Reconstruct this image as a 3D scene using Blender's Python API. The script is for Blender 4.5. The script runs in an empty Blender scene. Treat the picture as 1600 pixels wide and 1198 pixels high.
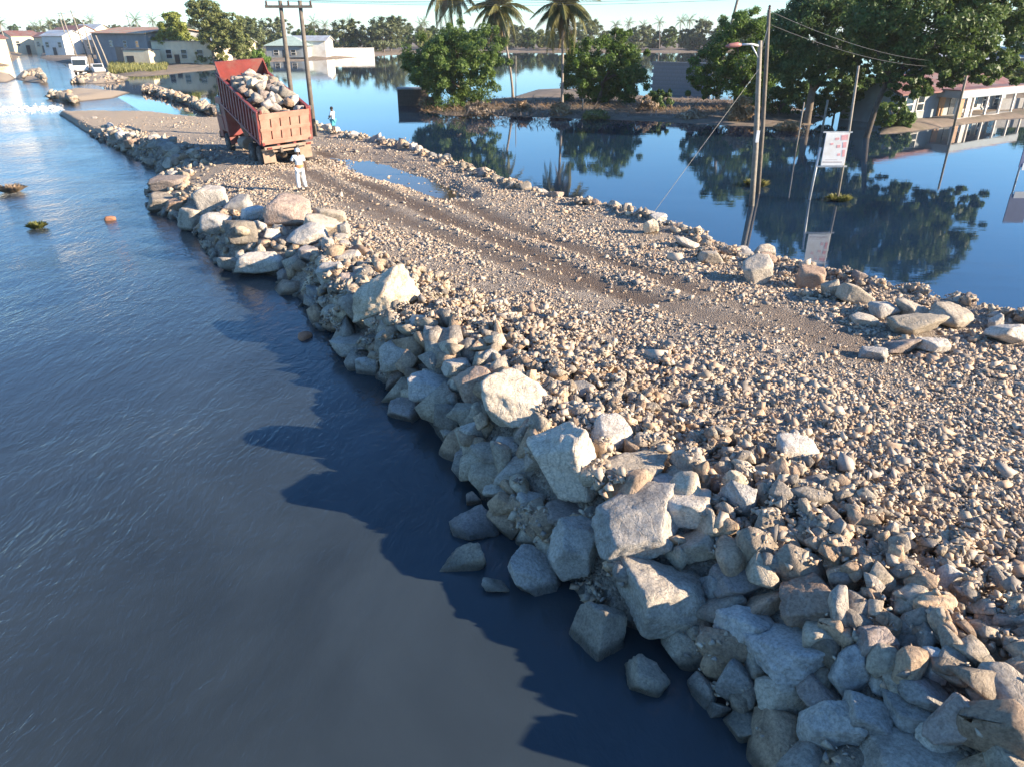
import bpy, bmesh, math, random
import numpy as np
from mathutils import Vector, Matrix, Euler, noise as mnoise

sc = bpy.context.scene
COL = sc.collection
R = math.radians

# ------------------------------------------------------------------ camera
CAM_H, FPX, PITCH = 7.2, 1148.0, R(25.76)
cam_d = bpy.data.cameras.new('camera'); cam_d.sensor_width = 36.0
cam_d.lens = 36.0 * FPX / 1600.0; cam_d.clip_start = 0.1; cam_d.clip_end = 9000
cam = bpy.data.objects.new('camera', cam_d); COL.objects.link(cam)
cam.location = (0, 0, CAM_H); cam.rotation_euler = (R(90) - PITCH, 0, 0)
sc.camera = cam
# ------------------------------------------------------------------ sky, sun, exposure
SUN_AZ, SUN_EL = R(-14), R(20)              # direction towards the sun, from +X turning to +Y
sd = Vector((math.cos(SUN_EL)*math.cos(SUN_AZ), math.cos(SUN_EL)*math.sin(SUN_AZ), math.sin(SUN_EL)))
world = bpy.data.worlds.new('World'); sc.world = world; world.use_nodes = True
wn = world.node_tree.nodes; wl = world.node_tree.links
sky = wn.new('ShaderNodeTexSky'); sky.sky_type = 'NISHITA'; sky.sun_disc = False
sky.sun_elevation = SUN_EL; sky.sun_rotation = math.atan2(sd.x, sd.y)
sky.air_density = 1.0; sky.dust_density = 0.0; sky.ozone_density = 5.0; sky.altitude = 0
tint = wn.new('ShaderNodeMix'); tint.data_type = 'RGBA'; tint.blend_type = 'MULTIPLY'; tint.inputs[0].default_value = 1.0
tint.inputs[7].default_value = (0.72, 0.90, 1.02, 1)        # colder camera white balance for the sky as a whole
wl.new(sky.outputs[0], tint.inputs[6]); wl.new(tint.outputs[2], wn['Background'].inputs[0]); wn['Background'].inputs[1].default_value = 0.102
sl = bpy.data.lights.new('sun', 'SUN'); sl.energy = 5.0; sl.angle = R(0.5); sl.color = (1.0, 0.84, 0.64)
sun = bpy.data.objects.new('sun', sl); COL.objects.link(sun)
sun.rotation_euler = sd.to_track_quat('Z', 'Y').to_euler(); sun.location = (40, -5, 30)
sc.view_settings.view_transform = 'Standard'; sc.view_settings.look = 'None'
sc.view_settings.exposure = 1.55; sc.view_settings.gamma = 1.0
sc.cycles.max_bounces = 6; sc.cycles.use_denoising = True
sc.cycles.caustics_reflective = False; sc.cycles.caustics_refractive = False

# ------------------------------------------------------------------ helpers
_c, _s = math.cos(PITCH), math.sin(PITCH)
def G(px, py, z=0.0):
    """point at height z seen at photo pixel (used once, to survey the photograph)"""
    u = (px - 800) / FPX; v = (599 - py) / FPX
    d = (u, _c + v*_s, -_s + v*_c); t = (z - CAM_H) / d[2]
    return Vector((d[0]*t, d[1]*t, z))
def proj(x, y, z):
    z = z - CAM_H; dep = y*_c - z*_s
    return 800 + FPX*x/dep, 599 - FPX*(y*_s + z*_c)/dep, dep

def tag(o, label=None, cat=None, group=None, kind=None):
    if label: o['label'] = label
    if cat: o['category'] = cat
    if group: o['group'] = group
    if kind: o['kind'] = kind
    return o
def empty(name, loc=(0,0,0), rot=(0,0,0)):
    o = bpy.data.objects.new(name, None); COL.objects.link(o)
    o.location = loc; o.rotation_euler = rot; o.empty_display_size = 0.2
    return o
def link(name, me, m=None, parent=None, loc=None, rot=None, scale=None):
    o = bpy.data.objects.new(name, me); COL.objects.link(o)
    if m and not me.materials: me.materials.append(m)
    if parent: o.parent = parent
    if loc is not None: o.location = loc
    if rot is not None: o.rotation_euler = rot
    if scale is not None: o.scale = scale
    return o
def np_mesh(name, V, F, smooth=False, col=None):
    """V (n,3), F (m,k) with constant k"""
    V = np.asarray(V, np.float32); F = np.asarray(F, np.int32); k = F.shape[1]
    me = bpy.data.meshes.new(name)
    me.vertices.add(len(V)); me.vertices.foreach_set('co', V.ravel())
    me.loops.add(F.size); me.loops.foreach_set('vertex_index', F.ravel())
    me.polygons.add(len(F)); me.polygons.foreach_set('loop_start', np.arange(0, F.size, k, dtype=np.int32))
    if smooth: me.polygons.foreach_set('use_smooth', np.ones(len(F), bool))
    if col is not None:
        a = me.color_attributes.new('tint', 'FLOAT_COLOR', 'POINT')
        a.data.foreach_set('color', np.asarray(col, np.float32).ravel())
    me.update(calc_edges=True); me.validate()
    return me

class MB:
    """collects simple solids into one mesh"""
    def __init__(self): self.v = []; self.f = []
    def add(self, v, f):
        n = len(self.v); self.v += [tuple(p) for p in v]; self.f += [tuple(i+n for i in q) for q in f]; return self
    def box(self, cx, cy, cz, sx, sy, sz, rot=None):
        v = [Vector((x*sx/2, y*sy/2, z*sz/2)) for z in (-1,1) for y in (-1,1) for x in (-1,1)]
        if rot: M = Euler(rot).to_matrix(); v = [M @ p for p in v]
        v = [p + Vector((cx,cy,cz)) for p in v]
        return self.add(v, [(0,2,3,1),(4,5,7,6),(0,1,5,4),(2,6,7,3),(1,3,7,5),(0,4,6,2)])
    def bar(self, a, b, w, h=None):
        a = Vector(a); b = Vector(b); h = h or w; d = (b-a); L = d.length
        q = d.to_track_quat('Z','Y').to_matrix()
        v = [a + q @ Vector((x*w/2, y*h/2, z)) for z in (0,L) for y in (-1,1) for x in (-1,1)]
        return self.add(v, [(0,2,3,1),(4,5,7,6),(0,1,5,4),(2,6,7,3),(1,3,7,5),(0,4,6,2)])
    def tube(self, pts, radii, n=8, caps=True):
        pts = [Vector(p) for p in pts]
        if not hasattr(radii, '__len__'): radii = [radii]*len(pts)
        base = len(self.v); ref = Vector((0.31,0.95,0.05))
        for i, p in enumerate(pts):
            t = (pts[min(i+1,len(pts)-1)] - pts[max(i-1,0)]).normalized()
            a = t.cross(ref)
            if a.length < 1e-3: a = t.cross(Vector((1,0,0)))
            a.normalize(); b = t.cross(a)
            for k in range(n):
                an = 2*math.pi*k/n
                self.v.append(tuple(p + (a*math.cos(an) + b*math.sin(an))*radii[i]))
        for i in range(len(pts)-1):
            for k in range(n):
                a0 = base+i*n+k; a1 = base+i*n+(k+1)%n
                self.f.append((a0, a1, a1+n, a0+n))
        if caps:
            self.f.append(tuple(base+k for k in range(n))[::-1])
            self.f.append(tuple(base+(len(pts)-1)*n+k for k in range(n)))
        return self
    def prism(self, pts, z0, z1):
        n = len(pts); b = len(self.v)
        self.v += [(p[0],p[1],z0) for p in pts] + [(p[0],p[1],z1) for p in pts]
        self.f.append(tuple(b+i for i in range(n))[::-1]); self.f.append(tuple(b+n+i for i in range(n)))
        for i in range(n):
            j = (i+1) % n; self.f.append((b+i, b+j, b+n+j, b+n+i))
        return self
    def lathe(self, prof, n=16, axis='z', loc=(0,0,0)):
        b = len(self.v); L = Vector(loc)
        for r, z in prof:
            for k in range(n):
                a = 2*math.pi*k/n; p = Vector((r*math.cos(a), r*math.sin(a), z))
                if axis == 'x': p = Vector((p.z, p.x, p.y))
                if axis == 'y': p = Vector((p.x, p.z, p.y))
                self.v.append(tuple(p+L))
        for i in range(len(prof)-1):
            for k in range(n):
                a0 = b+i*n+k; a1 = b+i*n+(k+1)%n; self.f.append((a0,a1,a1+n,a0+n))
        self.f.append(tuple(b+k for k in range(n))[::-1]); self.f.append(tuple(b+(len(prof)-1)*n+k for k in range(n)))
        return self
    def mesh(self, name, smooth=False):
        me = bpy.data.meshes.new(name); me.from_pydata(self.v, [], self.f)
        bm = bmesh.new(); bm.from_mesh(me); bmesh.ops.recalc_face_normals(bm, faces=bm.faces); bm.to_mesh(me); bm.free()
        if smooth: me.shade_smooth()
        return me
    def build(self, name, m, parent=None, smooth=False, bevel=0, **k):
        o = link(name, self.mesh(name, smooth), m, parent, **k)
        if bevel:
            b = o.modifiers.new('bevel', 'BEVEL'); b.width = bevel; b.segments = 2; b.limit_method = 'ANGLE'
        return o

# ------------------------------------------------------------------ materials
def nodes_of(name):
    m = bpy.data.materials.new(name); m.use_nodes = True
    n = m.node_tree.nodes; l = m.node_tree.links
    return m, n, l, n['Principled BSDF']
def ramp(n, stops):
    r = n.new('ShaderNodeValToRGB'); e = r.color_ramp.elements
    while len(e) < len(stops): e.new(0.5)
    for i, (p, c) in enumerate(stops): e[i].position = p; e[i].color = (*c, 1)
    return r
def noise_tex(n, l, vec, scale, detail=4, rough=0.55, dist=0.0):
    t = n.new('ShaderNodeTexNoise'); t.inputs['Scale'].default_value = scale
    t.inputs['Detail'].default_value = detail; t.inputs['Roughness'].default_value = rough
    t.inputs['Distortion'].default_value = dist
    if vec is not None: l.new(vec, t.inputs['Vector'])
    return t
def mixrgb(n, l, fac, a, b, mode='MIX'):
    m = n.new('ShaderNodeMix'); m.data_type = 'RGBA'; m.blend_type = mode
    if isinstance(fac, (int,float)): m.inputs[0].default_value = fac
    else: l.new(fac, m.inputs[0])
    for sock, v in ((m.inputs[6], a), (m.inputs[7], b)):
        if isinstance(v, tuple): sock.default_value = (*v, 1)
        else: l.new(v, sock)
    return m.outputs[2]
def mathn(n, l, op, a, b=0.0, clamp=False):
    m = n.new('ShaderNodeMath'); m.operation = op; m.use_clamp = clamp
    for i, v in enumerate((a, b)):
        if isinstance(v, (int,float)): m.inputs[i].default_value = v
        else: l.new(v, m.inputs[i])
    return m.outputs[0]
def bump(n, l, bsdf, h, strength, dist):
    b = n.new('ShaderNodeBump'); b.inputs['Strength'].default_value = strength
    b.inputs['Distance'].default_value = dist; l.new(h, b.inputs['Height']); l.new(b.outputs[0], bsdf.inputs['Normal'])
    return b
def simple(name, c, rough=0.7, var=0.25, scale=3.0, bmp=0.2, metallic=0.0, dirt=None):
    """paint / wood / wall: base colour with mottling, optional dirt patches and fine relief"""
    m, n, l, b = nodes_of(name)
    tc = n.new('ShaderNodeTexCoord')
    t = noise_tex(n, l, tc.outputs['Object'], scale, 6, 0.65)
    c2 = tuple(max(0, x*(1-var)) for x in c); c3 = tuple(min(1, x*(1+var*0.6)) for x in c)
    r = ramp(n, [(0.3, c2), (0.7, c3)]); l.new(t.outputs['Fac'], r.inputs[0])
    out = r.outputs[0]
    if dirt:
        t2 = noise_tex(n, l, tc.outputs['Object'], scale*0.45, 8, 0.7)
        r2 = ramp(n, [(0.46, (0,0,0)), (0.66, (1,1,1))]); l.new(t2.outputs['Fac'], r2.inputs[0])
        out = mixrgb(n, l, r2.outputs[0], out, dirt)
    l.new(out, b.inputs['Base Color'])
    b.inputs['Roughness'].default_value = rough; b.inputs['Metallic'].default_value = metallic
    if bmp: bump(n, l, b, t.outputs['Fac'], bmp, 0.02)
    return m

def rock_material(name, light, dark, vein, use_attr=False, wet=True):
    m, n, l, b = nodes_of(name)
    tc = n.new('ShaderNodeTexCoord'); oi = n.new('ShaderNodeObjectInfo'); geo = n.new('ShaderNodeNewGeometry')
    add = n.new('ShaderNodeVectorMath'); add.operation = 'ADD'
    l.new(geo.outputs['Position'], add.inputs[0])
    sc_ = n.new('ShaderNodeVectorMath'); sc_.operation = 'SCALE'; sc_.inputs[3].default_value = 37.0
    comb = n.new('ShaderNodeCombineXYZ'); l.new(oi.outputs['Random'], comb.inputs[0]); l.new(oi.outputs['Random'], comb.inputs[1])
    l.new(comb.outputs[0], sc_.inputs[0]); l.new(sc_.outputs[0], add.inputs[1])
    v = add.outputs[0]
    t1 = noise_tex(n, l, v, 3.2, 6, 0.62, 0.4)
    r1 = ramp(n, [(0.30, dark), (0.52, light), (0.75, tuple(min(1,x*1.12) for x in light))])
    l.new(t1.outputs['Fac'], r1.inputs[0]); out = r1.outputs[0]
    # bedding veins and lichen-coloured blotches
    w = n.new('ShaderNodeTexWave'); w.inputs['Scale'].default_value = 1.4; w.inputs['Distortion'].default_value = 9
    w.inputs['Detail'].default_value = 4; w.inputs['Detail Scale'].default_value = 1.6; l.new(v, w.inputs['Vector'])
    rw = ramp(n, [(0.0, (1,1,1)), (0.10, (0,0,0))]); l.new(w.outputs['Fac'], rw.inputs[0])
    out = mixrgb(n, l, mathn(n, l, 'MULTIPLY', rw.outputs[0], 0.28), out, vein)
    t3 = noise_tex(n, l, v, 26, 5, 0.7)
    r3 = ramp(n, [(0.36, (0.55,0.55,0.55)), (0.6, (1.08,1.08,1.08))]); l.new(t3.outputs['Fac'], r3.inputs[0])
    out = mixrgb(n, l, 0.8, out, r3.outputs[0], 'MULTIPLY')
    hsv = n.new('ShaderNodeHueSaturation')
    if use_attr:
        at = n.new('ShaderNodeVertexColor'); at.layer_name = 'tint'
        out = mixrgb(n, l, 1.0, out, at.outputs[0], 'MULTIPLY')
    else:
        l.new(mathn(n, l, 'ADD', mathn(n, l, 'MULTIPLY', oi.outputs['Random'], 0.5), 0.76), hsv.inputs['Value'])
        l.new(mathn(n, l, 'ADD', mathn(n, l, 'MULTIPLY', mathn(n, l, 'FRACT', mathn(n, l, 'MULTIPLY', oi.outputs['Random'], 7.31)), 0.9), 0.55), hsv.inputs['Saturation'])
    l.new(out, hsv.inputs['Color']); out = hsv.outputs[0]
    rough = 0.85
    if wet:   # wet, algae-dark band just above the water line
        sep = n.new('ShaderNodeSeparateXYZ'); l.new(geo.outputs['Position'], sep.inputs[0])
        zz = mathn(n, l, 'ADD', sep.outputs[2], mathn(n, l, 'MULTIPLY', t1.outputs['Fac'], -0.16))
        rz = ramp(n, [(0.0, (1,1,1)), (0.10, (0,0,0))]); l.new(zz, rz.inputs[0])
        out = mixrgb(n, l, mathn(n, l, 'MULTIPLY', rz.outputs[0], 0.75), out, (0.035,0.032,0.026))
        rr = n.new('ShaderNodeMapRange'); l.new(rz.outputs[0], rr.inputs[0])
        rr.inputs[3].default_value = 0.88; rr.inputs[4].default_value = 0.3; l.new(rr.outputs[0], b.inputs['Roughness'])
    else: b.inputs['Roughness'].default_value = rough
    l.new(out, b.inputs['Base Color'])
    t4 = noise_tex(n, l, v, 9, 8, 0.7, 0.2)
    t5 = noise_tex(n, l, v, 2.2, 3, 0.5, 1.5)
    rid = mathn(n, l, 'ABSOLUTE', mathn(n, l, 'SUBTRACT', t5.outputs['Fac'], 0.5))
    frac = n.new('ShaderNodeMapRange'); frac.inputs[2].default_value = 0.03; l.new(rid, frac.inputs[0])
    bump(n, l, b, mathn(n, l, 'ADD', t4.outputs['Fac'], mathn(n, l, 'MULTIPLY', frac.outputs[0], 0.12)), 0.85, 0.08)
    b.inputs['Specular IOR Level'].default_value = 0.3
    return m

M = {}
M['rock0'] = rock_material('rock_pale', (0.60,0.52,0.42), (0.40,0.335,0.265), (0.24,0.18,0.13))
M['rock1'] = rock_material('rock_grey', (0.49,0.43,0.355), (0.29,0.26,0.22), (0.44,0.40,0.35))
M['rock2'] = rock_material('rock_brown', (0.40,0.31,0.25), (0.22,0.17,0.14), (0.48,0.43,0.38))
M['rock3'] = rock_material('rock_dark', (0.36,0.315,0.26), (0.21,0.18,0.15), (0.36,0.33,0.28))
M['rubble'] = rock_material('rubble_stone', (0.55,0.47,0.37), (0.34,0.29,0.23), (0.27,0.21,0.165), use_attr=True)

def gravel_material():
    m, n, l, b = nodes_of('gravel_stone')
    at = n.new('ShaderNodeVertexColor'); at.layer_name = 'tint'
    geo = n.new('ShaderNodeNewGeometry')
    t = noise_tex(n, l, geo.outputs['Position'], 40, 3, 0.6)
    r = ramp(n, [(0.3, (0.7,0.7,0.7)), (0.7, (1.1,1.1,1.1))]); l.new(t.outputs['Fac'], r.inputs[0])
    l.new(mixrgb(n, l, 1.0, at.outputs[0], r.outputs[0], 'MULTIPLY'), b.inputs['Base Color'])
    b.inputs['Roughness'].default_value = 0.85; b.inputs['Specular IOR Level'].default_value = 0.25
    return m
M['gravel'] = gravel_material()

def ground_material():
    """packed crushed stone and mud; vertex attribute 'tint' r = muddy wheel track, g = sand"""
    m, n, l, b = nodes_of('packed_road')
    geo = n.new('ShaderNodeNewGeometry'); v = geo.outputs['Position']
    t1 = noise_tex(n, l, v, 0.8, 6, 0.6); t2 = noise_tex(n, l, v, 14, 6, 0.7); t3 = noise_tex(n, l, v, 45, 3, 0.7)
    r1 = ramp(n, [(0.3,(0.20,0.155,0.115)), (0.7,(0.36,0.295,0.23))]); l.new(t2.outputs['Fac'], r1.inputs[0])
    r2 = ramp(n, [(0.35,(0.75,0.72,0.70)), (0.65,(1.1,1.08,1.05))]); l.new(t1.outputs['Fac'], r2.inputs[0])
    out = mixrgb(n, l, 1.0, r1.outputs[0], r2.outputs[0], 'MULTIPLY')
    vo = n.new('ShaderNodeTexVoronoi'); vo.inputs['Scale'].default_value = 24; l.new(v, vo.inputs['Vector'])
    rv = ramp(n, [(0.0,(0.13,0.10,0.078)), (0.4,(0.29,0.235,0.18)), (0.8,(0.42,0.35,0.275)), (1.0,(0.50,0.44,0.36))])
    sv = n.new('ShaderNodeSeparateColor'); l.new(vo.outputs['Color'], sv.inputs[0]); l.new(sv.outputs[0], rv.inputs[0])
    out = mixrgb(n, l, 0.65, out, rv.outputs[0])
    at = n.new('ShaderNodeVertexColor'); at.layer_name = 'tint'
    sep = n.new('ShaderNodeSeparateColor'); l.new(at.outputs[0], sep.inputs[0])
    rs = ramp(n, [(0.3,(0.36,0.27,0.18)), (0.7,(0.50,0.40,0.29))]); l.new(t2.outputs['Fac'], rs.inputs[0])
    out = mixrgb(n, l, sep.outputs[1], out, rs.outputs[0])
    out = mixrgb(n, l, mathn(n, l, 'MULTIPLY', sep.outputs[0], 0.85), out, (0.095,0.058,0.036))
    sp = n.new('ShaderNodeSeparateXYZ'); l.new(v, sp.inputs[0])
    rz = ramp(n, [(0.0,(1,1,1)), (0.09,(0,0,0))]); l.new(mathn(n, l, 'ADD', sp.outputs[2], mathn(n, l, 'MULTIPLY', t1.outputs['Fac'], -0.06)), rz.inputs[0])
    out = mixrgb(n, l, mathn(n, l, 'MULTIPLY', rz.outputs[0], 0.8), out, (0.045,0.036,0.028))
    l.new(out, b.inputs['Base Color']); b.inputs['Roughness'].default_value = 0.9
    bump(n, l, b, mathn(n, l, 'SUBTRACT', mathn(n, l, 'ADD', t2.outputs['Fac'], mathn(n, l, 'MULTIPLY', t3.outputs['Fac'], 0.5)), mathn(n, l, 'MULTIPLY', vo.outputs['Distance'], 1.0)), 1.0, 0.05)
    return m
M['road'] = ground_material()

def water_material(name, col, rough, layers, warp=0.0, ior=1.37):
    m, n, l, b = nodes_of(name)
    n.remove(b)
    df = n.new('ShaderNodeBsdfDiffuse'); gl = n.new('ShaderNodeBsdfGlossy'); gl.inputs['Roughness'].default_value = rough; gl.inputs['Color'].default_value = (1,1,1,1)
    fr = n.new('ShaderNodeFresnel'); fr.inputs['IOR'].default_value = ior
    mx = n.new('ShaderNodeMixShader'); l.new(fr.outputs[0], mx.inputs[0]); l.new(df.outputs[0], mx.inputs[1]); l.new(gl.outputs[0], mx.inputs[2])
    l.new(mx.outputs[0], n['Material Output'].inputs[0])
    tc = n.new('ShaderNodeTexCoord'); h = None
    vec = tc.outputs['Object']
    if warp:
        tw = noise_tex(n, l, vec, 0.22, 3, 0.5)
        sub = n.new('ShaderNodeVectorMath'); sub.operation = 'SUBTRACT'; l.new(tw.outputs['Color'], sub.inputs[0]); sub.inputs[1].default_value = (0.5,0.5,0.5)
        scl = n.new('ShaderNodeVectorMath'); scl.operation = 'SCALE'; scl.inputs[3].default_value = warp; l.new(sub.outputs[0], scl.inputs[0])
        ad = n.new('ShaderNodeVectorMath'); ad.operation = 'ADD'; l.new(vec, ad.inputs[0]); l.new(scl.outputs[0], ad.inputs[1]); vec = ad.outputs[0]
    for (scale, amp, rot, sx, sy) in layers:
        mp = n.new('ShaderNodeMapping'); l.new(vec, mp.inputs[0])
        mp.inputs['Rotation'].default_value = (0,0,rot); mp.inputs['Scale'].default_value = (sx, sy, 1)
        t = noise_tex(n, l, mp.outputs[0], scale, 4, 0.55, 0.6)
        x = mathn(n, l, 'MULTIPLY', t.outputs['Fac'], amp)
        h = x if h is None else mathn(n, l, 'ADD', h, x)
    if h is not None:
        # ripples come and go in patches
        tp = noise_tex(n, l, tc.outputs['Object'], 0.10, 3, 0.5)
        rp = n.new('ShaderNodeMapRange'); rp.inputs[1].default_value = 0.35; rp.inputs[2].default_value = 0.65
        rp.inputs[3].default_value = 0.45; rp.inputs[4].default_value = 1.15; l.new(tp.outputs['Fac'], rp.inputs[0])
        bp = bump(n, l, gl, mathn(n, l, 'MULTIPLY', h, rp.outputs[0]), 1.0, 1.0); l.new(bp.outputs[0], fr.inputs['Normal'])
    # silt clouds in the turbid water
    ts = noise_tex(n, l, tc.outputs['Object'], 0.25, 5, 0.6, 0.8)
    rs = ramp(n, [(0.3, tuple(c*0.75 for c in col)), (0.7, tuple(c*1.25 for c in col))]); l.new(ts.outputs['Fac'], rs.inputs[0])
    l.new(rs.outputs[0], df.inputs['Color'])
    return m
M['river'] = water_material('running_floodwater', (0.032,0.043,0.050), 0.04,
    [(0.7, 0.035, R(28), 1.0, 0.5), (3.4, 0.032, R(20), 1.0, 0.4), (11.0, 0.018, R(34), 1.0, 0.45)], warp=1.6)
M['flood'] = water_material('still_floodwater', (0.010,0.028,0.055), 0.012, [(1.2, 0.0035, R(0), 0.35, 1.0), (5.0, 0.0006, 0, 0.5, 1.0)], ior=1.8)
M['puddle'] = water_material('puddle_water', (0.07,0.058,0.042), 0.02, [(3.0, 0.002, 0, 1, 1)])

def leaf_material(name, c1, c2, trans=0.25):
    m, n, l, b = nodes_of(name)
    geo = n.new('ShaderNodeNewGeometry'); oi = n.new('ShaderNodeObjectInfo')
    t = noise_tex(n, l, geo.outputs['Position'], 0.7, 3, 0.6)
    f = mathn(n, l, 'ADD', mathn(n, l, 'MULTIPLY', t.outputs['Fac'], 0.7), mathn(n, l, 'MULTIPLY', geo.outputs['Random Per Island'], 0.35))
    r = ramp(n, [(0.3, c1), (0.75, c2)]); l.new(f, r.inputs[0])
    hs = n.new('ShaderNodeHueSaturation'); l.new(r.outputs[0], hs.inputs['Color'])
    l.new(mathn(n, l, 'ADD', mathn(n, l, 'MULTIPLY', oi.outputs['Random'], 0.4), 0.8), hs.inputs['Value'])
    l.new(hs.outputs[0], b.inputs['Base Color']); b.inputs['Roughness'].default_value = 0.5
    b.inputs['Specular IOR Level'].default_value = 0.35
    tr = n.new('ShaderNodeBsdfTranslucent'); l.new(hs.outputs[0], tr.inputs['Color'])
    mx = n.new('ShaderNodeMixShader'); mx.inputs[0].default_value = trans
    l.new(b.outputs[0], mx.inputs[1]); l.new(tr.outputs[0], mx.inputs[2]); l.new(mx.outputs[0], n['Material Output'].inputs[0])
    return m
M['mango'] = leaf_material('mango_leaf', (0.055,0.105,0.024), (0.16,0.23,0.050), 0.4)
M['bright'] = leaf_material('bright_leaf', (0.060,0.120,0.018), (0.17,0.27,0.040), 0.38)
M['olive'] = leaf_material('olive_leaf', (0.13,0.16,0.045), (0.30,0.32,0.11), 0.42)
M['dark'] = leaf_material('dark_leaf', (0.045,0.092,0.028), (0.13,0.20,0.055), 0.4)
M['palm'] = leaf_material('palm_leaf', (0.07,0.08,0.022), (0.22,0.20,0.065), 0.3)
M['drypalm'] = leaf_material('dry_frond', (0.20,0.12,0.05), (0.36,0.24,0.11), 0.2)
M['far'] = leaf_material('far_leaf', (0.085,0.115,0.05), (0.20,0.22,0.10), 0.35)
M['dry'] = leaf_material('dry_reed', (0.26,0.15,0.075), (0.52,0.36,0.20), 0.3)
M['drygrey'] = leaf_material('dry_twig', (0.22,0.16,0.11), (0.45,0.35,0.25), 0.25)
M['yellow'] = leaf_material('yellow_green_leaf', (0.14,0.18,0.03), (0.31,0.33,0.08), 0.42)
M['grass'] = leaf_material('tall_grass', (0.10,0.12,0.03), (0.27,0.25,0.08), 0.3)
M['bark'] = simple('bark', (0.16,0.125,0.095), 0.9, 0.45, 5, 0.8)
M['shadebark'] = simple('shaded_bark', (0.075,0.058,0.045), 0.9, 0.4, 5, 0.8)  # darker copy of the bark, shade under the crown painted in
M['palmbark'] = simple('palm_bark', (0.26,0.22,0.18), 0.9, 0.35, 6, 0.6)
M['polewood'] = simple('weathered_pole', (0.15,0.125,0.10), 0.85, 0.4, 4, 0.6)
M['palepole'] = simple('pale_pole', (0.27,0.235,0.19), 0.8, 0.35, 5, 0.5)
M['darkwood'] = simple('dark_wood', (0.09,0.07,0.055), 0.85, 0.4, 5, 0.4)
M['concrete'] = simple('concrete', (0.34,0.33,0.31), 0.9, 0.3, 1.5, 0.4, dirt=(0.22,0.2,0.18))
M['block'] = simple('concrete_block', (0.30,0.295,0.29), 0.92, 0.25, 2.5, 0.5, dirt=(0.22,0.205,0.19))
M['mortar'] = simple('mortar', (0.2,0.19,0.18), 0.95, 0.2, 4, 0.3)
M['white'] = simple('white_wall', (0.74,0.71,0.65), 0.85, 0.12, 0.8, 0.2, dirt=(0.58,0.52,0.44))
M['cream'] = simple('cream_wall', (0.72,0.62,0.44), 0.85, 0.15, 0.8, 0.2, dirt=(0.6,0.48,0.32))
M['greywall'] = simple('grey_wall', (0.26,0.27,0.28), 0.85, 0.2, 0.6, 0.2, dirt=(0.2,0.2,0.2))
M['shadewall'] = simple('shade_blue_wall', (0.30,0.34,0.36), 0.85, 0.12, 0.9, 0.2, dirt=(0.25,0.26,0.25))  # blue-grey base: shade on the white house front painted into the colour
M['pinkwall'] = simple('pink_wall', (0.6,0.40,0.34), 0.85, 0.15, 0.8, 0.2)
M['redroof'] = simple('red_roof', (0.20,0.085,0.07), 0.75, 0.35, 1.2, 0.2, dirt=(0.17,0.14,0.13))
M['greenroof'] = simple('green_roof', (0.38,0.47,0.40), 0.5, 0.2, 1.2, 0.1)
M['zinc'] = simple('zinc_roof', (0.50,0.54,0.55), 0.45, 0.2, 1.0, 0.1, 0.3, dirt=(0.4,0.36,0.32))
M['orangeroof'] = simple('orange_roof', (0.50,0.24,0.12), 0.6, 0.25, 0.8, 0.2, dirt=(0.36,0.36,0.22))
M['dark_open'] = simple('dark_opening', (0.03,0.032,0.035), 0.5, 0.3, 2, 0)
M['glass'] = simple('window_glass', (0.03,0.04,0.045), 0.08, 0.2, 2, 0)
M['brownwood'] = simple('brown_door', (0.36,0.19,0.08), 0.6, 0.3, 3, 0.2)
M['truckred'] = simple('truck_red', (0.24,0.045,0.038), 0.55, 0.3, 2.2, 0.15, dirt=(0.21,0.10,0.075))
M['truckdusty'] = simple('truck_dusty_red', (0.44,0.21,0.145), 0.8, 0.2, 2.5, 0.25, dirt=(0.44,0.29,0.21))
M['truckside'] = simple('truck_side_red', (0.26,0.055,0.05), 0.55, 0.25, 2.5, 0.2, dirt=(0.25,0.11,0.09))
M['slot'] = simple('rusty_recess', (0.055,0.025,0.02), 0.8, 0.3, 5, 0.2)
M['steel'] = simple('dirty_steel', (0.07,0.065,0.06), 0.6, 0.3, 4, 0.3, 0.3, dirt=(0.2,0.15,0.11))
M['dustysteel'] = simple('dusty_beam', (0.34,0.24,0.17), 0.8, 0.25, 4, 0.3)
M['tyre'] = simple('tyre_rubber', (0.028,0.027,0.026), 0.85, 0.3, 6, 0.4, dirt=(0.14,0.105,0.08))
M['rim'] = simple('wheel_rim', (0.22,0.20,0.18), 0.6, 0.3, 5, 0.2, 0.3)
M['lampred'] = simple('red_lens', (0.22,0.04,0.03), 0.25, 0.1, 3, 0)
M['paintwhite'] = simple('white_paint', (0.75,0.75,0.74), 0.35, 0.08, 2, 0.05, dirt=(0.62,0.58,0.52))
M['pinkprint'] = simple('pink_print', (0.72,0.36,0.36), 0.7, 0.2, 8, 0)
M['greyprint'] = simple('grey_print', (0.45,0.40,0.40), 0.7, 0.2, 8, 0)
M['signred'] = simple('lamp_red_paint', (0.36,0.15,0.13), 0.5, 0.2, 6, 0.1)
M['metalpole'] = simple('galvanised_pole', (0.45,0.46,0.46), 0.5, 0.2, 4, 0.1, 0.4)
M['signblue'] = simple('sign_blue', (0.10,0.12,0.22), 0.5, 0.15, 3, 0.05)
M['wire'] = simple('cable', (0.05,0.05,0.05), 0.6, 0.2, 5, 0)
M['palewire'] = simple('stay_cable', (0.16,0.155,0.14), 0.5, 0.2, 5, 0, 0.4)
M['porcelain'] = simple('insulator', (0.10,0.06,0.05), 0.2, 0.2, 5, 0)
M['skin'] = simple('skin', (0.10,0.055,0.035), 0.6, 0.12, 8, 0.05)
M['hair'] = simple('hair', (0.012,0.010,0.009), 0.8, 0.3, 20, 0.3)
M['clothwhite'] = simple('white_cloth', (0.78,0.79,0.76), 0.9, 0.08, 6, 0.3)
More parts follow.
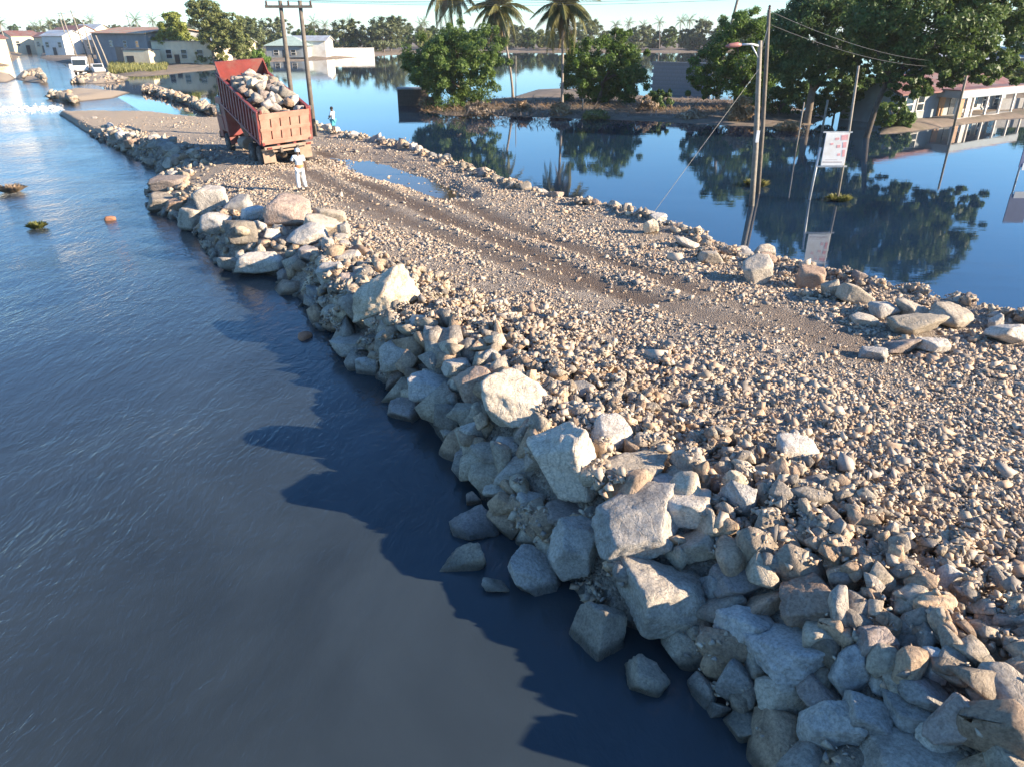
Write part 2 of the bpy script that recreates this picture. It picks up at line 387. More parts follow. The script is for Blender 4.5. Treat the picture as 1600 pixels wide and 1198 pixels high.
M['clothorange'] = simple('orange_brown_cloth', (0.55,0.23,0.10), 0.9, 0.2, 9, 0.3)
M['clothblue'] = simple('pale_blue_cloth', (0.60,0.66,0.74), 0.9, 0.1, 7, 0.3)
M['clothteal'] = simple('teal_cloth', (0.09,0.40,0.46), 0.9, 0.15, 7, 0.3)
M['shoe'] = simple('shoe', (0.05,0.045,0.04), 0.8, 0.2, 8, 0.2)
M['foam'] = simple('foam', (0.75,0.73,0.68), 0.9, 0.1, 4, 0.4)
M['clay'] = simple('orange_clay', (0.34,0.16,0.09), 0.85, 0.3, 5, 0.5)
M['earth'] = simple('brown_earth', (0.20,0.15,0.11), 0.95, 0.4, 1.2, 0.8, dirt=(0.12,0.10,0.06))

# ================================================================== WATER
CHAIN = [(9.5,-60),(8.0,6),(4.0,16),(-3,28),(-10.5,41),(-16,50),(-30,66),(-95,170),(-420,700),(-2400,4000)]
def water_side(name, far_x, m):
    V = []; F = []
    for x, y in CHAIN: V += [(x, y, 0), (far_x, y, 0)]
    for i in range(len(CHAIN)-1):
        q = (2*i, 2*i+1, 2*i+3, 2*i+2); F.append(q if far_x < 0 else q[::-1])
    me = bpy.data.meshes.new(name); me.from_pydata(V, [], F); me.update()
    bm = bmesh.new(); bm.from_mesh(me)
    for f in bm.faces:
        if f.normal.z < 0: f.normal_flip()
    bm.to_mesh(me); bm.free()
    return tag(link(name, me, m), kind='structure')
water_side('river_water', -6000, M['river'])
water_side('flood_water', 6000, M['flood'])

# ================================================================== TERRAIN
def seg_dist(P, chain):
    """distance of points (n,2) to an open polyline"""
    best = np.full(len(P), 1e9)
    for (ax, ay), (bx, by) in zip(chain[:-1], chain[1:]):
        dx, dy = bx-ax, by-ay; L2 = dx*dx + dy*dy + 1e-12
        t = np.clip(((P[:,0]-ax)*dx + (P[:,1]-ay)*dy)/L2, 0, 1)
        best = np.minimum(best, np.hypot(P[:,0]-ax-t*dx, P[:,1]-ay-t*dy))
    return best
def inside(P, poly):
    r = np.zeros(len(P), bool); n = len(poly)
    for i in range(n):
        x0, y0 = poly[i]; x1, y1 = poly[(i+1) % n]
        if y0 == y1: continue
        c = (y0 > P[:,1]) != (y1 > P[:,1])
        r ^= c & (P[:,0] < (x1-x0)*(P[:,1]-y0)/(y1-y0) + x0)
    return r
_rng = np.random.default_rng(5)
_waves = [(_rng.normal(size=2)*f, _rng.uniform(0, 6.28), 1/f**0.8) for f in (0.5,0.8,1.3,2.1,3.3,5.0) for _ in range(4)]
def wob(P):
    s = np.zeros(len(P))
    for k, ph, a in _waves: s += a*np.sin(P[:,0]*k[0] + P[:,1]*k[1] + ph)
    return s/6.0
px2 = lambda pts: [tuple(G(x, y)[:2]) for x, y in pts]
LEFT = px2([(86,176),(130,205),(200,240),(258,270),(272,284),(236,300),(238,325),(290,348),(345,408),(372,424),(430,432),(470,468),(505,505),
            (540,545),(590,590),(640,620),(715,715),(745,760),(790,825),(850,870),(900,915),(975,975),(1060,1005),(1115,1080),(1175,1150),(1245,1230)]) \
       + [(3.9,3.6),(5.0,1.0),(6.0,-4)]
RIGHT = px2([(86,176),(100,169),(140,166),(200,173),(300,188),(338,190),(350,178),(420,188),(495,206),(540,219),(600,236),(700,268),(760,290),(830,318),(880,336),(960,353),(1050,379),
             (1120,404),(1200,440),(1300,463),(1430,496),(1530,516),(1610,545)]) + [(17.5,13.5),(24,8),(30,-4)]
MAIN = LEFT + RIGHT[::-1]
# wheel tracks (mud shows through the stones): polylines on the road, with half width and strength
TRK = [([(470,240),(560,285),(660,325),(760,365),(860,410),(950,455),(1010,475)], 0.30, 1.0),
       ([(440,250),(520,292),(610,335),(700,372),(800,412),(900,450)], 0.28, 0.8),
       ([(500,236),(600,270),(690,305),(800,352),(900,388),(1000,425),(1090,462)], 0.26, 0.9),
       ([(380,262),(450,280),(530,310),(620,350)], 0.3, 0.5),
       ([(1000,470),(1100,500),(1230,530),(1400,575),(1600,640)], 0.35, 0.55),
       ([(1100,455),(1220,500),(1350,545),(1480,580),(1600,605)], 0.4, 0.6)]
TRKW = [([tuple(G(x,y,0.9)[:2]) for x,y in p], w, s) for p, w, s in TRK]
PUD = [(G(606,275,0.70), 5.6, 1.65, 0.70), (G(684,298,0.70), 2.6, 0.8, 0.694)]   # centre, long, short half-axes
PUD_Z = 0.70
RDIR = math.atan2(-0.52, 0.85)      # a puddle's long axis follows the road
def road_top(P):
    z = np.interp(P[:,1], [0,8,12,18,24,36,44,52,62,80], [1.22,1.20,1.10,0.98,0.92,0.96,0.92,0.62,0.42,0.30])
    return z
def track_mask(P):
    t = np.zeros(len(P))
    for pl, w, s in TRKW:
        d = seg_dist(P, pl); t = np.maximum(t, s*np.clip(1.5 - d/(w*1.55), 0, 1))
    return t
def height(P):
    P = np.asarray(P, float)
    dl = seg_dist(P, LEFT); dr = seg_dist(P, RIGHT); ins = inside(P, MAIN)
    w = wob(P)
    top = road_top(P) + 0.05*w
    hl = dl*1.10 + 0.10*w; hr = dr*0.85 + 0.08*w
    top = top - 0.30*np.exp(-(dl/1.5)**2)*(P[:,1] < 40)
    top = top + 0.12*np.exp(-((dr-1.0)/0.5)**2)*(P[:,1] < 60)
    h = np.minimum(np.minimum(hl, hr), top)
    h = np.where(ins, h, -np.minimum(dl, dr)*0.8)
    tr = track_mask(P)
    h = h - 0.07*tr*np.clip(np.minimum(dl, dr)-0.5, 0, 1)
    for c, a, b, _ in PUD:
        dx = P[:,0]-c.x; dy = P[:,1]-c.y; ca, sa = -0.50, 0.866
        u = (dx*ca + dy*sa)/a; v = (-dx*sa + dy*ca)/b
        q = np.clip(1.5 - np.hypot(u, v) - 0.15*w, 0, 1)
        h = np.where(ins, h*(1-q) + (0.62)*q, h)
    return h, np.where(ins, dl, -dl), np.where(ins, dr, -dr), tr

def grid_mesh(name, x0, x1, y0, y1, step, fn, keep):
    nx = int((x1-x0)/step)+1; ny = int((y1-y0)/step)+1
    X, Y = np.meshgrid(np.linspace(x0,x1,nx), np.linspace(y0,y1,ny))
    P = np.stack([X.ravel(), Y.ravel()], 1)
    z, col = fn(P)
    V = np.concatenate([P, z[:,None]], 1)
    i = (np.arange(ny-1)[:,None]*nx + np.arange(nx-1)[None,:]).ravel()
    F = np.stack([i, i+1, i+nx+1, i+nx], 1)
    ok = (z[F] > keep).any(1); F = F[ok]
    used = np.unique(F); mp = np.zeros(len(V), int); mp[used] = np.arange(len(used))
    return np_mesh(name, V[used], mp[F], True, col[used])
def main_fn(P):
    h, dl, dr, tr = height(P)
    sand = np.clip((P[:,1]-50)/8, 0, 1)*0.85
    col = np.stack([tr, sand, np.zeros(len(P)), np.ones(len(P))], 1)
    rng = np.random.default_rng(1)
    return h + rng.normal(0, 0.012, len(P)), col
tag(link('causeway', grid_mesh('causeway', -44, 31, -4, 72, 0.17, main_fn, -0.25), M['road']), kind='structure')
for c, a, b, pz in PUD:
    n = 40; V = []
    for k in range(n):
        t = 2*math.pi*k/n; u = a*1.3*math.cos(t); v = b*1.3*math.sin(t); ca, sa = -0.50, 0.866
        V.append((c.x + u*ca - v*sa, c.y + u*sa + v*ca, pz))
    me = bpy.data.meshes.new('puddle'); me.from_pydata(V, [], [tuple(range(n))]); me.update()
    if me.polygons[0].normal.z < 0: me.flip_normals()
    tag(link('puddle', me, M['puddle']), kind='structure')

def bank(name, pts, top, slope, m, step, sand=1.0, seed=0):
    """low bank or island standing out of the flood water"""
    W = px2(pts); xs = [p[0] for p in W]; ys = [p[1] for p in W]
    def fn(P):
        d = seg_dist(P, W + [W[0]]); ins = inside(P, W); w = wob(P*0.6 + seed)
        h = np.minimum(d*slope, top*(1+0.5*w)) ; h = np.where(ins, h, -d*0.6)
        return h, np.stack([np.zeros(len(P)), np.full(len(P), sand), np.zeros(len(P)), np.ones(len(P))], 1)
    o = link(name, grid_mesh(name, min(xs)-1, max(xs)+1, min(ys)-1, max(ys)+1, step, fn, -0.3), m)
    return tag(o, kind='structure')
bank('sand_bank', [(74,152),(92,143),(150,142),(205,145),(180,154),(120,160),(92,163)], 0.5, 0.22, M['road'], 0.45, 0.9)
bank('rubble_bank', [(216,134),(238,131),(292,149),(350,170),(352,186),(326,180),(280,160),(228,146)], 0.55, 0.3, M['road'], 0.35, 0.3)
bank('sand_bank', [(22,124),(34,112),(58,107),(72,117),(72,131),(46,130)], 0.9, 0.3, M['road'], 0.7, 0.7, 3)
bank('sand_bank', [(-30,128),(-10,114),(16,116),(26,124),(12,130)], 0.7, 0.25, M['road'], 0.7, 1.0, 5)
bank('sand_bank', [(108,128),(122,117),(176,115),(205,122),(192,129),(140,132)], 0.6, 0.2, M['road'], 0.6, 0.8, 7)
bank('grass_bank', [(160,108),(172,101),(330,96),(425,93),(418,101),(262,116),(190,120)], 0.5, 0.12, M['earth'], 1.0, 0.5, 9)
bank('far_bank', [(395,101),(440,96),(520,93),(590,87.5),(660,83),(800,82),(1000,82),(1200,82),(1500,84),(1500,66),(640,62),(380,66)], 0.5, 0.10, M['earth'], 3.0, 0.6, 2)
bank('flood_island', [(650,170),(700,183),(770,182),(850,184),(930,187),(1010,190),(1100,195),(1200,199),(1270,196),(1300,180),(1200,160),(1020,152),(940,140),(840,140),(800,152),(720,160)], 0.32, 0.10, M['earth'], 0.5, 0.4, 4)
bank('house_plot', [(1372,211),(1446,203),(1562,187),(1660,180),(1660,112),(1500,118),(1400,150)], 0.35, 0.3, M['earth'], 0.7, 0.4, 6)
bank('river_bank', [(-60,104),(14,104),(24,96),(40,80),(62,66),(30,64),(-200,66)], 0.6, 0.2, M['earth'], 2.5, 0.6, 8)
bank('street_bank', [(60,92),(90,98),(150,100),(170,95),(260,88),(330,70),(90,66),(70,72)], 0.4, 0.2, M['earth'], 2.5, 0.6, 11)

# ================================================================== ROCKS
def ico(sub):
    bm = bmesh.new(); bmesh.ops.create_icosphere(bm, subdivisions=sub, radius=1.0)
    V = np.array([v.co[:] for v in bm.verts]); F = np.array([[v.index for v in f.verts] for f in bm.faces]); bm.free()
    return V, F
ICO = {s: ico(s) for s in (1, 2, 3, 4, 5)}
def rock_shape(seed, sub, blocky=0.5, rough=0.05):
    """angular broken stone: a sphere cut by random planes, edges knocked off, surface pitted; fitted to +-1"""
    rng = np.random.default_rng(seed); D, F = ICO[sub]
    pl = []
    for ax in range(3):
        for sgn in (-1, 1):
            nrm = np.zeros(3); nrm[ax] = sgn; nrm += rng.normal(0, 0.22, 3); pl.append((nrm/np.linalg.norm(nrm), rng.uniform(0.55, 0.82)))
    for _ in range(int(5 + 7*(1-blocky))):
        nrm = rng.normal(size=3); pl.append((nrm/np.linalg.norm(nrm), rng.uniform(0.62, 0.95)))
    acc = np.zeros(len(D)); k = 60.0 if sub >= 4 else 40.0
    for nrm, d in pl:
        c = D @ nrm; inv = np.maximum(c, 0.02)/d; acc += np.exp(k*np.minimum(inv, 4))
    r = k/np.log(acc)
    V = D*r[:,None]
    if sub >= 3:
        o = Vector(rng.uniform(-50, 50, 3))
        for i in range(len(V)):
            p = Vector(V[i])
            q = mnoise.fractal(p*1.7 + o, 0.9, 2.1, 5 if sub >= 4 else 3)
            rid = abs(mnoise.noise(p*2.6 + o*1.3))
            V[i] *= 1 + rough*q*1.2 - rough*0.8*max(0, 0.15-rid)/0.15 + rough*0.8*mnoise.noise(p*5.0 + o) + rough*0.35*mnoise.noise(p*13.0 + o)
    else: V *= 1 + rng.normal(0, 0.035, len(V))[:,None]
    lo, hi = V.min(0), V.max(0)
    return (V-(lo+hi)/2)/((hi-lo)/2), F
HERO = [np_mesh(f'boulder_{i}', *rock_shape(100+i, 4, (i % 3)/2.0, 0.04), smooth=True) for i in range(22)]
HERO5 = [np_mesh(f'large_boulder_{i}', *rock_shape(300+i, 5, (i % 3)/2.0, 0.04), smooth=True) for i in range(8)]
MID = [np_mesh(f'rock_{i}', *rock_shape(500+i, 3, (i % 4)/3.0, 0.06), smooth=True) for i in range(24)]
_mats = {}
def toned(me, tone):
    key = (me.name, tone)
    if key not in _mats:
        m2 = me.copy(); m2.materials.clear(); m2.materials.append(M[f'rock{tone}']); _mats[key] = m2
    return _mats[key]

# height map of the pile, so that later stones lie on earlier ones
HX0, HY0, HS = -30.0, 2.0, 0.05; HNX, HNY = int(60/HS), int(62/HS)
_X, _Y = np.meshgrid(HX0 + np.arange(HNX)*HS, HY0 + np.arange(HNY)*HS)
_coarse = 0.2
def _hm():
    nx, ny = int(60/_coarse)+2, int(62/_coarse)+2
    X, Y = np.meshgrid(HX0+np.arange(nx)*_coarse, HY0+np.arange(ny)*_coarse)
    h = height(np.stack([X.ravel(), Y.ravel()], 1))[0].reshape(ny, nx)
    k = int(_coarse/HS); fx = (np.arange(HNX) % k)/k; fy = (np.arange(HNY) % k)/k
    ix = np.arange(HNX)//k; iy = np.arange(HNY)//k
    a = h[np.ix_(iy, ix)]; b = h[np.ix_(iy, ix+1)]; c = h[np.ix_(iy+1, ix)]; d = h[np.ix_(iy+1, ix+1)]
    return (a*(1-fx)+b*fx)*(1-fy)[:,None] + (c*(1-fx)+d*fx)*fy[:,None]
HM = _hm(); HM0 = HM.copy()
def hm_at(x, y, r, arr=None, pct=55):
    arr = HM if arr is None else arr
    i0 = max(0, int((x-r-HX0)/HS)); i1 = min(HNX, int((x+r-HX0)/HS)+1)
    j0 = max(0, int((y-r-HY0)/HS)); j1 = min(HNY, int((y+r-HY0)/HS)+1)
    if i1 <= i0 or j1 <= j0: return 0.0
    return float(np.percentile(arr[j0:j1, i0:i1], pct))
def hm_stamp(x, y, z, a, b, c):
    r = max(a, b)
    i0 = max(0, int((x-r-HX0)/HS)); i1 = min(HNX, int((x+r-HX0)/HS)+2)
    j0 = max(0, int((y-r-HY0)/HS)); j1 = min(HNY, int((y+r-HY0)/HS)+2)
    if i1 <= i0 or j1 <= j0: return
    d = ((_X[j0:j1,i0:i1]-x)/a)**2 + ((_Y[j0:j1,i0:i1]-y)/b)**2
    top = np.where(d < 1, z + c*0.88*np.sqrt(np.clip(1-d, 0, 1)), -9)
    HM[j0:j1, i0:i1] = np.maximum(HM[j0:j1, i0:i1], top)
N_BOULDER = 0
TONE = ['pale', 'grey', 'brown', 'dark grey']
HERO_AT = []                                    # photo position and short name of each surveyed boulder
def size_word(a): return 'tiny' if a < 0.19 else 'small' if a < 0.24 else 'medium' if a < 0.31 else 'large'
def beside_hero(x, y, z):
    u, v, _ = proj(x, y, z); q = min(HERO_AT, key=lambda h: math.hypot(h[0]-u, h[1]-v)); du, dv = u-q[0], v-q[1]
    return ('right of' if du > 0 else 'left of') if abs(du) > abs(dv) else ('below' if dv > 0 else 'above'), q[2]
def short_name(lab):
    w = lab.replace(',', ' ,').split(); out = []
    for t in w:
        if t in (',','with','at','on','in','near','lying','left','right','below','just','standing','leaning','beside','above','by','under','tucked','between','barely','squeezed','alone','awash','behind','cut','apart','halfway','beneath','where','sticking','front','inside','slanting','half','upper','lower','highest','edge-on'): break
        out.append(t)
    return ' '.join(out[:5])
def boulder(name, me, tone, loc, dims, rot, label, group=None):
    global N_BOULDER; N_BOULDER += 1
    o = link(name, toned(me, tone), None, None, loc, rot, dims)
    tag(o, label, 'boulder', group); return o

# surveyed boulders: centre x, y and width, height in the photograph; tone; tilt; label
BL = [
(800,630,100,100,0,-20,'huge whitish boulder, rounded, highest on the left edge mid-causeway'),
(885,718,112,122,0,10,'tall whitish boulder just right of and below the huge rounded one'),
(997,818,142,108,0,22,'very large pale boulder with broad flat sunlit face on the embankment'),
(1040,930,132,120,1,0,'very large dark grey boulder in shade at the water, lower centre'),
(940,988,82,112,3,0,'upright squarish brown-grey block standing in the shaded water'),
(597,465,105,78,0,38,'long pale slab leaning up to the right above the water'),
(1245,1010,128,76,1,2,'large flat rectangular grey block lying in the lower right embankment'),
(408,412,68,44,0,-5,'low boulder at the water line with one white sunlit face'),
(366,410,48,28,3,0,'flat dark wet rock left of the white-faced boulder at the water'),
(330,312,50,46,0,15,'tall pale sunlit boulder near the far left point of the rock edge'),
(262,288,52,20,2,0,'flat orange-brown boulder at the far left point of the edge'),
(252,316,42,26,3,0,'dark wet rock below the flat orange-brown boulder at the point'),
(276,320,36,18,2,10,'small rusty brown rock by the dark wet one at the point'),
(372,322,46,30,1,10,'grey boulder just right of the tall pale one near the point'),
(302,342,42,38,1,0,'rounded grey boulder low at the water below the tall pale one'),
(342,350,46,36,1,-10,'broad grey boulder at the water, second from the point'),
(378,362,52,42,3,0,'dark grey boulder in shade, third along the far water edge'),
(456,332,72,46,2,-8,'large brownish-grey boulder on the far crest below the person in white'),
(396,334,40,26,0,0,'small pale boulder between two grey ones on the far crest'),
(516,338,52,22,1,-12,'flat bluish grey slab on the crest right of the brownish boulder'),
(480,367,58,36,1,12,'wide grey boulder halfway down the far embankment'),
(503,352,54,30,1,-18,'sloping grey slab above the wide grey boulder'),
(486,396,46,30,2,5,'brown boulder with a sunlit top halfway down the far embankment'),
(512,386,22,30,1,0,'narrow upright grey rock beside the brown sunlit boulder'),
(536,362,20,36,1,0,'narrow standing slab at the crest, edge-on'),
(546,406,42,32,0,15,'pale angular boulder above the leaning group at mid embankment'),
(566,396,34,30,2,-10,'light brown boulder beside the pale angular one'),
(516,427,44,38,1,30,'tilted grey boulder above two rounded ones at the water'),
(497,462,42,32,3,-15,'dark grey boulder at the water left of the long slab'),
(526,486,46,30,1,0,'low rounded grey boulder at the water below the long slab'),
(545,440,36,30,2,0,'brownish boulder tucked behind the long leaning slab'),
(553,540,72,44,1,-8,'pyramid-shaped grey boulder standing in the water'),
(602,532,30,36,1,20,'narrow pale boulder right of the pyramid-shaped one'),
(622,556,62,54,1,12,'blocky blue-grey boulder with a sunlit ridge at the water'),
(575,574,38,42,1,0,'small block in the water below the pyramid-shaped boulder'),
(616,596,30,30,2,0,'small pointed brown rock in the water'),
(660,508,46,44,0,30,'pale tilted boulder, upper of a bright pair'),
(682,526,60,42,0,-5,'bright white boulder, lower of the pale pair'),
(680,604,78,52,1,-3,'large flat-topped grey boulder at the water edge'),
(634,644,56,40,2,0,'brown wet boulder lying in the water apart from the edge'),
(742,600,58,54,2,35,'triangular brownish boulder leaning beside the huge rounded one'),
(716,574,52,40,0,0,'light grey boulder above the triangular one'),
(726,546,40,30,2,10,'pinkish boulder above the light grey one'),
(766,562,40,44,1,40,'dark wedge-shaped boulder left of the crest'),
(804,556,46,34,0,0,'pale boulder on the crest above the huge rounded one'),
(724,648,50,52,1,-10,'grey boulder at the water below the triangular one'),
(737,682,36,62,1,0,'upright grey boulder beneath the grey one at the water'),
(727,720,34,36,2,0,'small brown rock at the water, below the upright boulder'),
(778,702,30,42,3,0,'narrow dark boulder in shade under the huge rounded one'),
(758,738,26,26,3,0,'small dark rock in the water under the narrow dark boulder'),
(812,732,74,52,1,5,'squarish grey boulder in shade left of the tall whitish one'),
(797,700,46,46,1,0,'grey boulder squeezed between the huge and the tall whitish ones'),
(955,682,70,62,0,0,'rounded cream boulder on the crest right of the tall whitish one'),
(995,737,108,56,0,8,'wide flat pale boulder below the rounded cream one'),
(1045,766,82,26,0,-5,'long low pale rock above the small sunlit boulder'),
(1075,796,72,62,0,10,'pale boulder with a bright right face beside the very large pale one'),
(866,606,42,30,2,0,'small brown block on the crest behind the huge rounded boulder'),
(908,614,42,38,0,0,'squarish light rock on the crest right of the small brown block'),
(905,641,62,26,1,-10,'flat slanting rock beneath the squarish light one'),
(780,765,46,36,1,20,'blue-grey sloping rock at the water in shade'),
(832,782,52,46,1,-25,'dark blue-grey boulder under the squarish grey one'),
(888,802,76,46,2,-8,'brownish boulder in shade under the tall whitish one'),
(900,856,82,98,1,-8,'tall blue-grey shaded boulder left of the very large dark one'),
(830,894,88,78,1,-35,'two-lobed grey boulder standing in the water'),
(853,862,30,32,1,0,'small grey rock between the two-lobed and the tall shaded boulder'),
(741,822,70,44,2,0,'squarish brown boulder alone in the dark water'),
(740,782,24,30,2,0,'small brown stub sticking up behind the squarish brown boulder'),
(721,878,76,26,3,10,'long flat rock barely above the water'),
(773,916,42,20,1,-15,'small flat pale rock awash near the two-lobed boulder'),
(1010,1062,60,60,1,-40,'pointed pale blue-grey rock alone in the water'),
(1090,852,68,56,1,25,'grey wedge boulder right of the very large pale one'),
(1102,980,46,56,2,-25,'small leaning brown-grey rock right of the very large dark boulder'),
(1155,902,92,52,2,6,'brown boulder with a sunlit top in the right embankment'),
(1112,926,46,72,1,10,'upright grey boulder under the brown sunlit-topped one'),
(1166,978,76,84,1,-10,'large rounded blue-grey boulder in shade above the water'),
(1192,942,66,56,2,20,'light brown tilted boulder above the rounded blue-grey one'),
(1270,936,104,60,2,10,'broad brown boulder behind the flat rectangular block'),
(1186,1042,46,58,1,0,'narrow grey boulder left end under the flat block'),
(1150,1062,58,72,3,-30,'dark mottled rock half in the water at lower right'),
(1222,1087,74,78,1,-8,'pale blue-grey boulder under the left of the flat block'),
(1285,1082,84,60,2,-35,'slanting brown slab below the flat block'),
(1330,1052,54,82,1,-10,'dark upright slab right of the slanting brown one'),
(1365,1012,62,72,2,-8,'split brown block right of the flat rectangular one'),
(1290,1140,78,104,1,-12,'tall oval grey boulder near the bottom edge'),
(1357,1127,78,80,3,-18,'dark grey boulder right of the tall oval one'),
(1172,1135,64,50,1,4,'angular grey rock in the water near the bottom edge'),
(1220,1140,32,30,1,0,'small grey rock beside the angular one in the water'),
(1387,1062,54,42,1,5,'blue-grey block under the split brown one'),
(1416,1112,70,54,1,-5,'layered grey rock right of the dark grey boulder'),
(1446,1086,78,62,1,-25,'greenish-grey slanting boulder in the lower right'),
(1462,1042,42,74,0,12,'upright white-faced boulder in the lower right'),
(1346,1176,56,46,3,0,'rounded dark rock at the bottom edge'),
(1430,1194,156,56,0,3,'big pale boulder cut by the bottom edge of the picture'),
(1502,1132,80,90,2,-30,'large brown pointed boulder in the bottom right'),
(1468,1152,62,46,0,15,'pale egg-shaped rock beside the brown pointed boulder'),
(1545,1082,66,46,1,12,'smooth grey boulder in the bottom right corner area'),
(1505,1055,56,42,2,0,'brown block above the smooth grey boulder'),
(1520,1000,56,36,0,0,'sunlit pale block in the right-hand rubble'),
(1585,1130,60,50,1,0,'grey boulder at the right border near the bottom'),
(1450,985,40,34,2,0,'small brown block in the right-hand rubble'),
(1480,905,36,50,1,-25,'standing grey slab in the right-hand rubble'),
(1420,945,60,40,2,0,'brown block left of the standing slab'),
(1140,855,46,40,0,0,'pale block beside the grey wedge'),
(1240,870,44,36,2,0,'brown sunlit rock above the broad brown boulder'),
(1160,780,60,70,1,0,'grey block with a sunlit right side in upper rubble'),
(1265,768,66,40,1,-22,'long grey rock slanting across the upper rubble'),
(1320,775,44,44,0,20,'pale rock at the right end of the long slanting rock'),
(1190,745,60,40,0,0,'pale angular rock in the upper rubble'),
(1246,700,70,34,0,-8,'low wide pale rock where rubble meets the road'),
(1125,680,34,34,1,0,'small rounded grey rock in upper rubble'),
# right edge of the causeway
(1017,356,22,24,0,10,'small bright pointed rock at the stay cable foot'),
(1075,379,42,20,0,-5,'flat bright rock on the right edge'),
(1110,402,38,26,0,0,'squarish pale rock on the right edge before the lamp pole'),
(1180,424,50,46,1,10,'large grey boulder with sunlit right face on the right edge'),
(1236,418,44,22,2,8,'brown flat boulder beside the sign reflection'),
(1266,436,42,38,2,-8,'tan boulder just right of the sign reflection'),
(1300,454,26,32,1,20,'leaning thin slab on the right edge'),
(1336,462,46,36,1,-30,'grey wedge pair on the right edge'),
(1427,482,58,42,0,0,'big round-topped white boulder on the right edge'),
(1380,484,42,30,1,0,'grey boulder left of the round-topped white one'),
(1488,496,76,36,0,-8,'long low pale boulder right of the round-topped white one'),
(1430,508,80,24,1,5,'flat grey slab in front of the round-topped white boulder'),
(1556,504,26,30,0,15,'pointed sunlit rock on the right edge'),
(1572,522,48,42,0,-10,'pale boulder group front at the right border'),
(1350,500,36,20,1,0,'small flat grey rock inside the right edge'),
(1405,540,60,22,2,0,'flat brown slab lying inside the right edge'),
(1460,540,44,30,0,-10,'pale ragged rock lying inside the right edge'),
(1365,552,44,20,1,0,'low grey slab in the dark patch inside the right edge'),
(1195,395,34,24,0,0,'pale rock behind the large grey boulder, nearest the lamp pole'),
]
rng = random.Random(11)
big_i = 0
for i, (cx, cy, w, h, tone, tilt, lab) in enumerate(sorted(BL, key=lambda b: -b[2]*b[3])):
    z = 0.5; p = None
    for it in range(8):
        p = G(cx, cy, z); dep = p.y*_c + (CAM_H-z)*_s
        wm = w*dep/FPX; hmm = h*dep/FPX
        th = math.atan2(CAM_H-z, p.y)
        sy = 0.85*wm if hmm > 0.55*wm else 0.7*wm
        szz = (hmm - 0.75*sy*math.sin(th))/max(0.3, math.cos(th))
        szz = min(max(szz, 0.38*wm), 1.35*wm)
        base = max(hm_at(p.x, p.y, 0.3*wm, HM0, 50), -0.30*szz)
        znew = base + szz*(0.52 if w*h > 3500 and cy < 950 else 0.42)
        z = 0.5*z + 0.5*znew
    me = (HERO5 if w*h > 6200 else HERO)[big_i % (8 if w*h > 6200 else 22)]; big_i += 1
    rot = (R(rng.uniform(-12,12)), R(-tilt*0.8), R(rng.uniform(-22,22)) + (math.pi if rng.random() < .5 else 0))
    if abs(rot[2]) > 2: rot = (rot[0], -rot[1], rot[2])
    HERO_AT.append((cx, cy, short_name(lab)))
    boulder('boulder', me, tone, p, (wm*0.53, sy*0.53, szz*0.55), rot, lab)
    hm_stamp(p.x, p.y, p.z, wm*0.5, sy*0.5, szz*0.5)

def chain_point(chain, t):
    L = [math.dist(a, b) for a, b in zip(chain[:-1], chain[1:])]; s = t*sum(L)
    for (a, b), l in zip(zip(chain[:-1], chain[1:]), L):
        if s <= l or b is chain[-1]:
            f = s/l; return a[0]+(b[0]-a[0])*f, a[1]+(b[1]-a[1])*f, (b[0]-a[0])/l, (b[1]-a[1])/l
        s -= l
def in_view(x, y, z, m=70):
    if y < 1: return False
    u, v, d = proj(x, y, z); return -m < u < 1600+m and -m < v < 1198+m
# ---- more single boulders, scattered where the photograph shows heaps of like stones
def scatter_boulders(chain, side, t0, t1, n, dmin, dmax, rmin, rmax, label, group, seed):
    r_ = random.Random(seed); k = 0; tries = 0
    while k < n and tries < n*40:
        tries += 1
        x, y, tx, ty = chain_point(chain, r_.uniform(t0, t1)); d = r_.uniform(dmin, dmax)
        nx, ny = (-ty, tx) if side == 'L' else (ty, -tx)
        x += nx*d; y += ny*d; a = r_.uniform(rmin, rmax)
        if not in_view(x, y, 0.5, 20): continue
        free = HM[int((y-HY0)/HS), int((x-HX0)/HS)] - HM0[int((y-HY0)/HS), int((x-HX0)/HS)] if (0 <= int((y-HY0)/HS) < HNY and 0 <= int((x-HX0)/HS) < HNX) else 9
        if free > 0.12 and r_.random() < 0.85: continue
        b = a*r_.uniform(0.65, 0.95); c = a*r_.uniform(0.5, 0.85)
        z = max(hm_at(x, y, a*0.5), -0.2*c) + c*0.42
        tone = r_.choice((0,0,1,1,1,2,3)); u_, v_, _d = proj(x, y, z)
        if group == 'smaller rocks of the left edge':
            rel, nm = beside_hero(x, y, z); label = f'{size_word(a)} {TONE[tone]} rock {rel} the {nm}'
        elif side == 'L':
            sec = 'at the far tip' if u_ < 140 else 'below the pale sand flat' if u_ < 200 else 'left of the truck shadow' if u_ < 245 else 'in the truck shadow' if v_ < 285 else 'near the far left point'
            label = f'{size_word(a*0.65)} {TONE[tone]} rock of the far left embankment {sec}'
        else:
            secs = [(560,'beside the person in blue'),(660,'beyond the road puddle'),(740,'at the near end of the puddle'),(830,'opposite the left mango tree'),(930,'opposite the palm reflection'),(1020,'before the stay cable foot'),(1110,'past the stay cable foot'),(1210,'by the lamp pole'),(1330,'by the sign reflection'),(1700,'near the right border')]
            label = f'{size_word(a)} {TONE[tone]} rock on the right water edge ' + next(n_ for lim, n_ in secs if u_ < lim)
        boulder('boulder', MID[r_.randrange(24)] if a < 0.3 else HERO[r_.randrange(22)], tone, (x, y, z), (a, b, c),
                (R(r_.uniform(-25,25)), R(r_.uniform(-25,25)), r_.uniform(0, 6.28)), label, group)
        hm_stamp(x, y, z, a, b, c); k += 1
nL = len(LEFT)
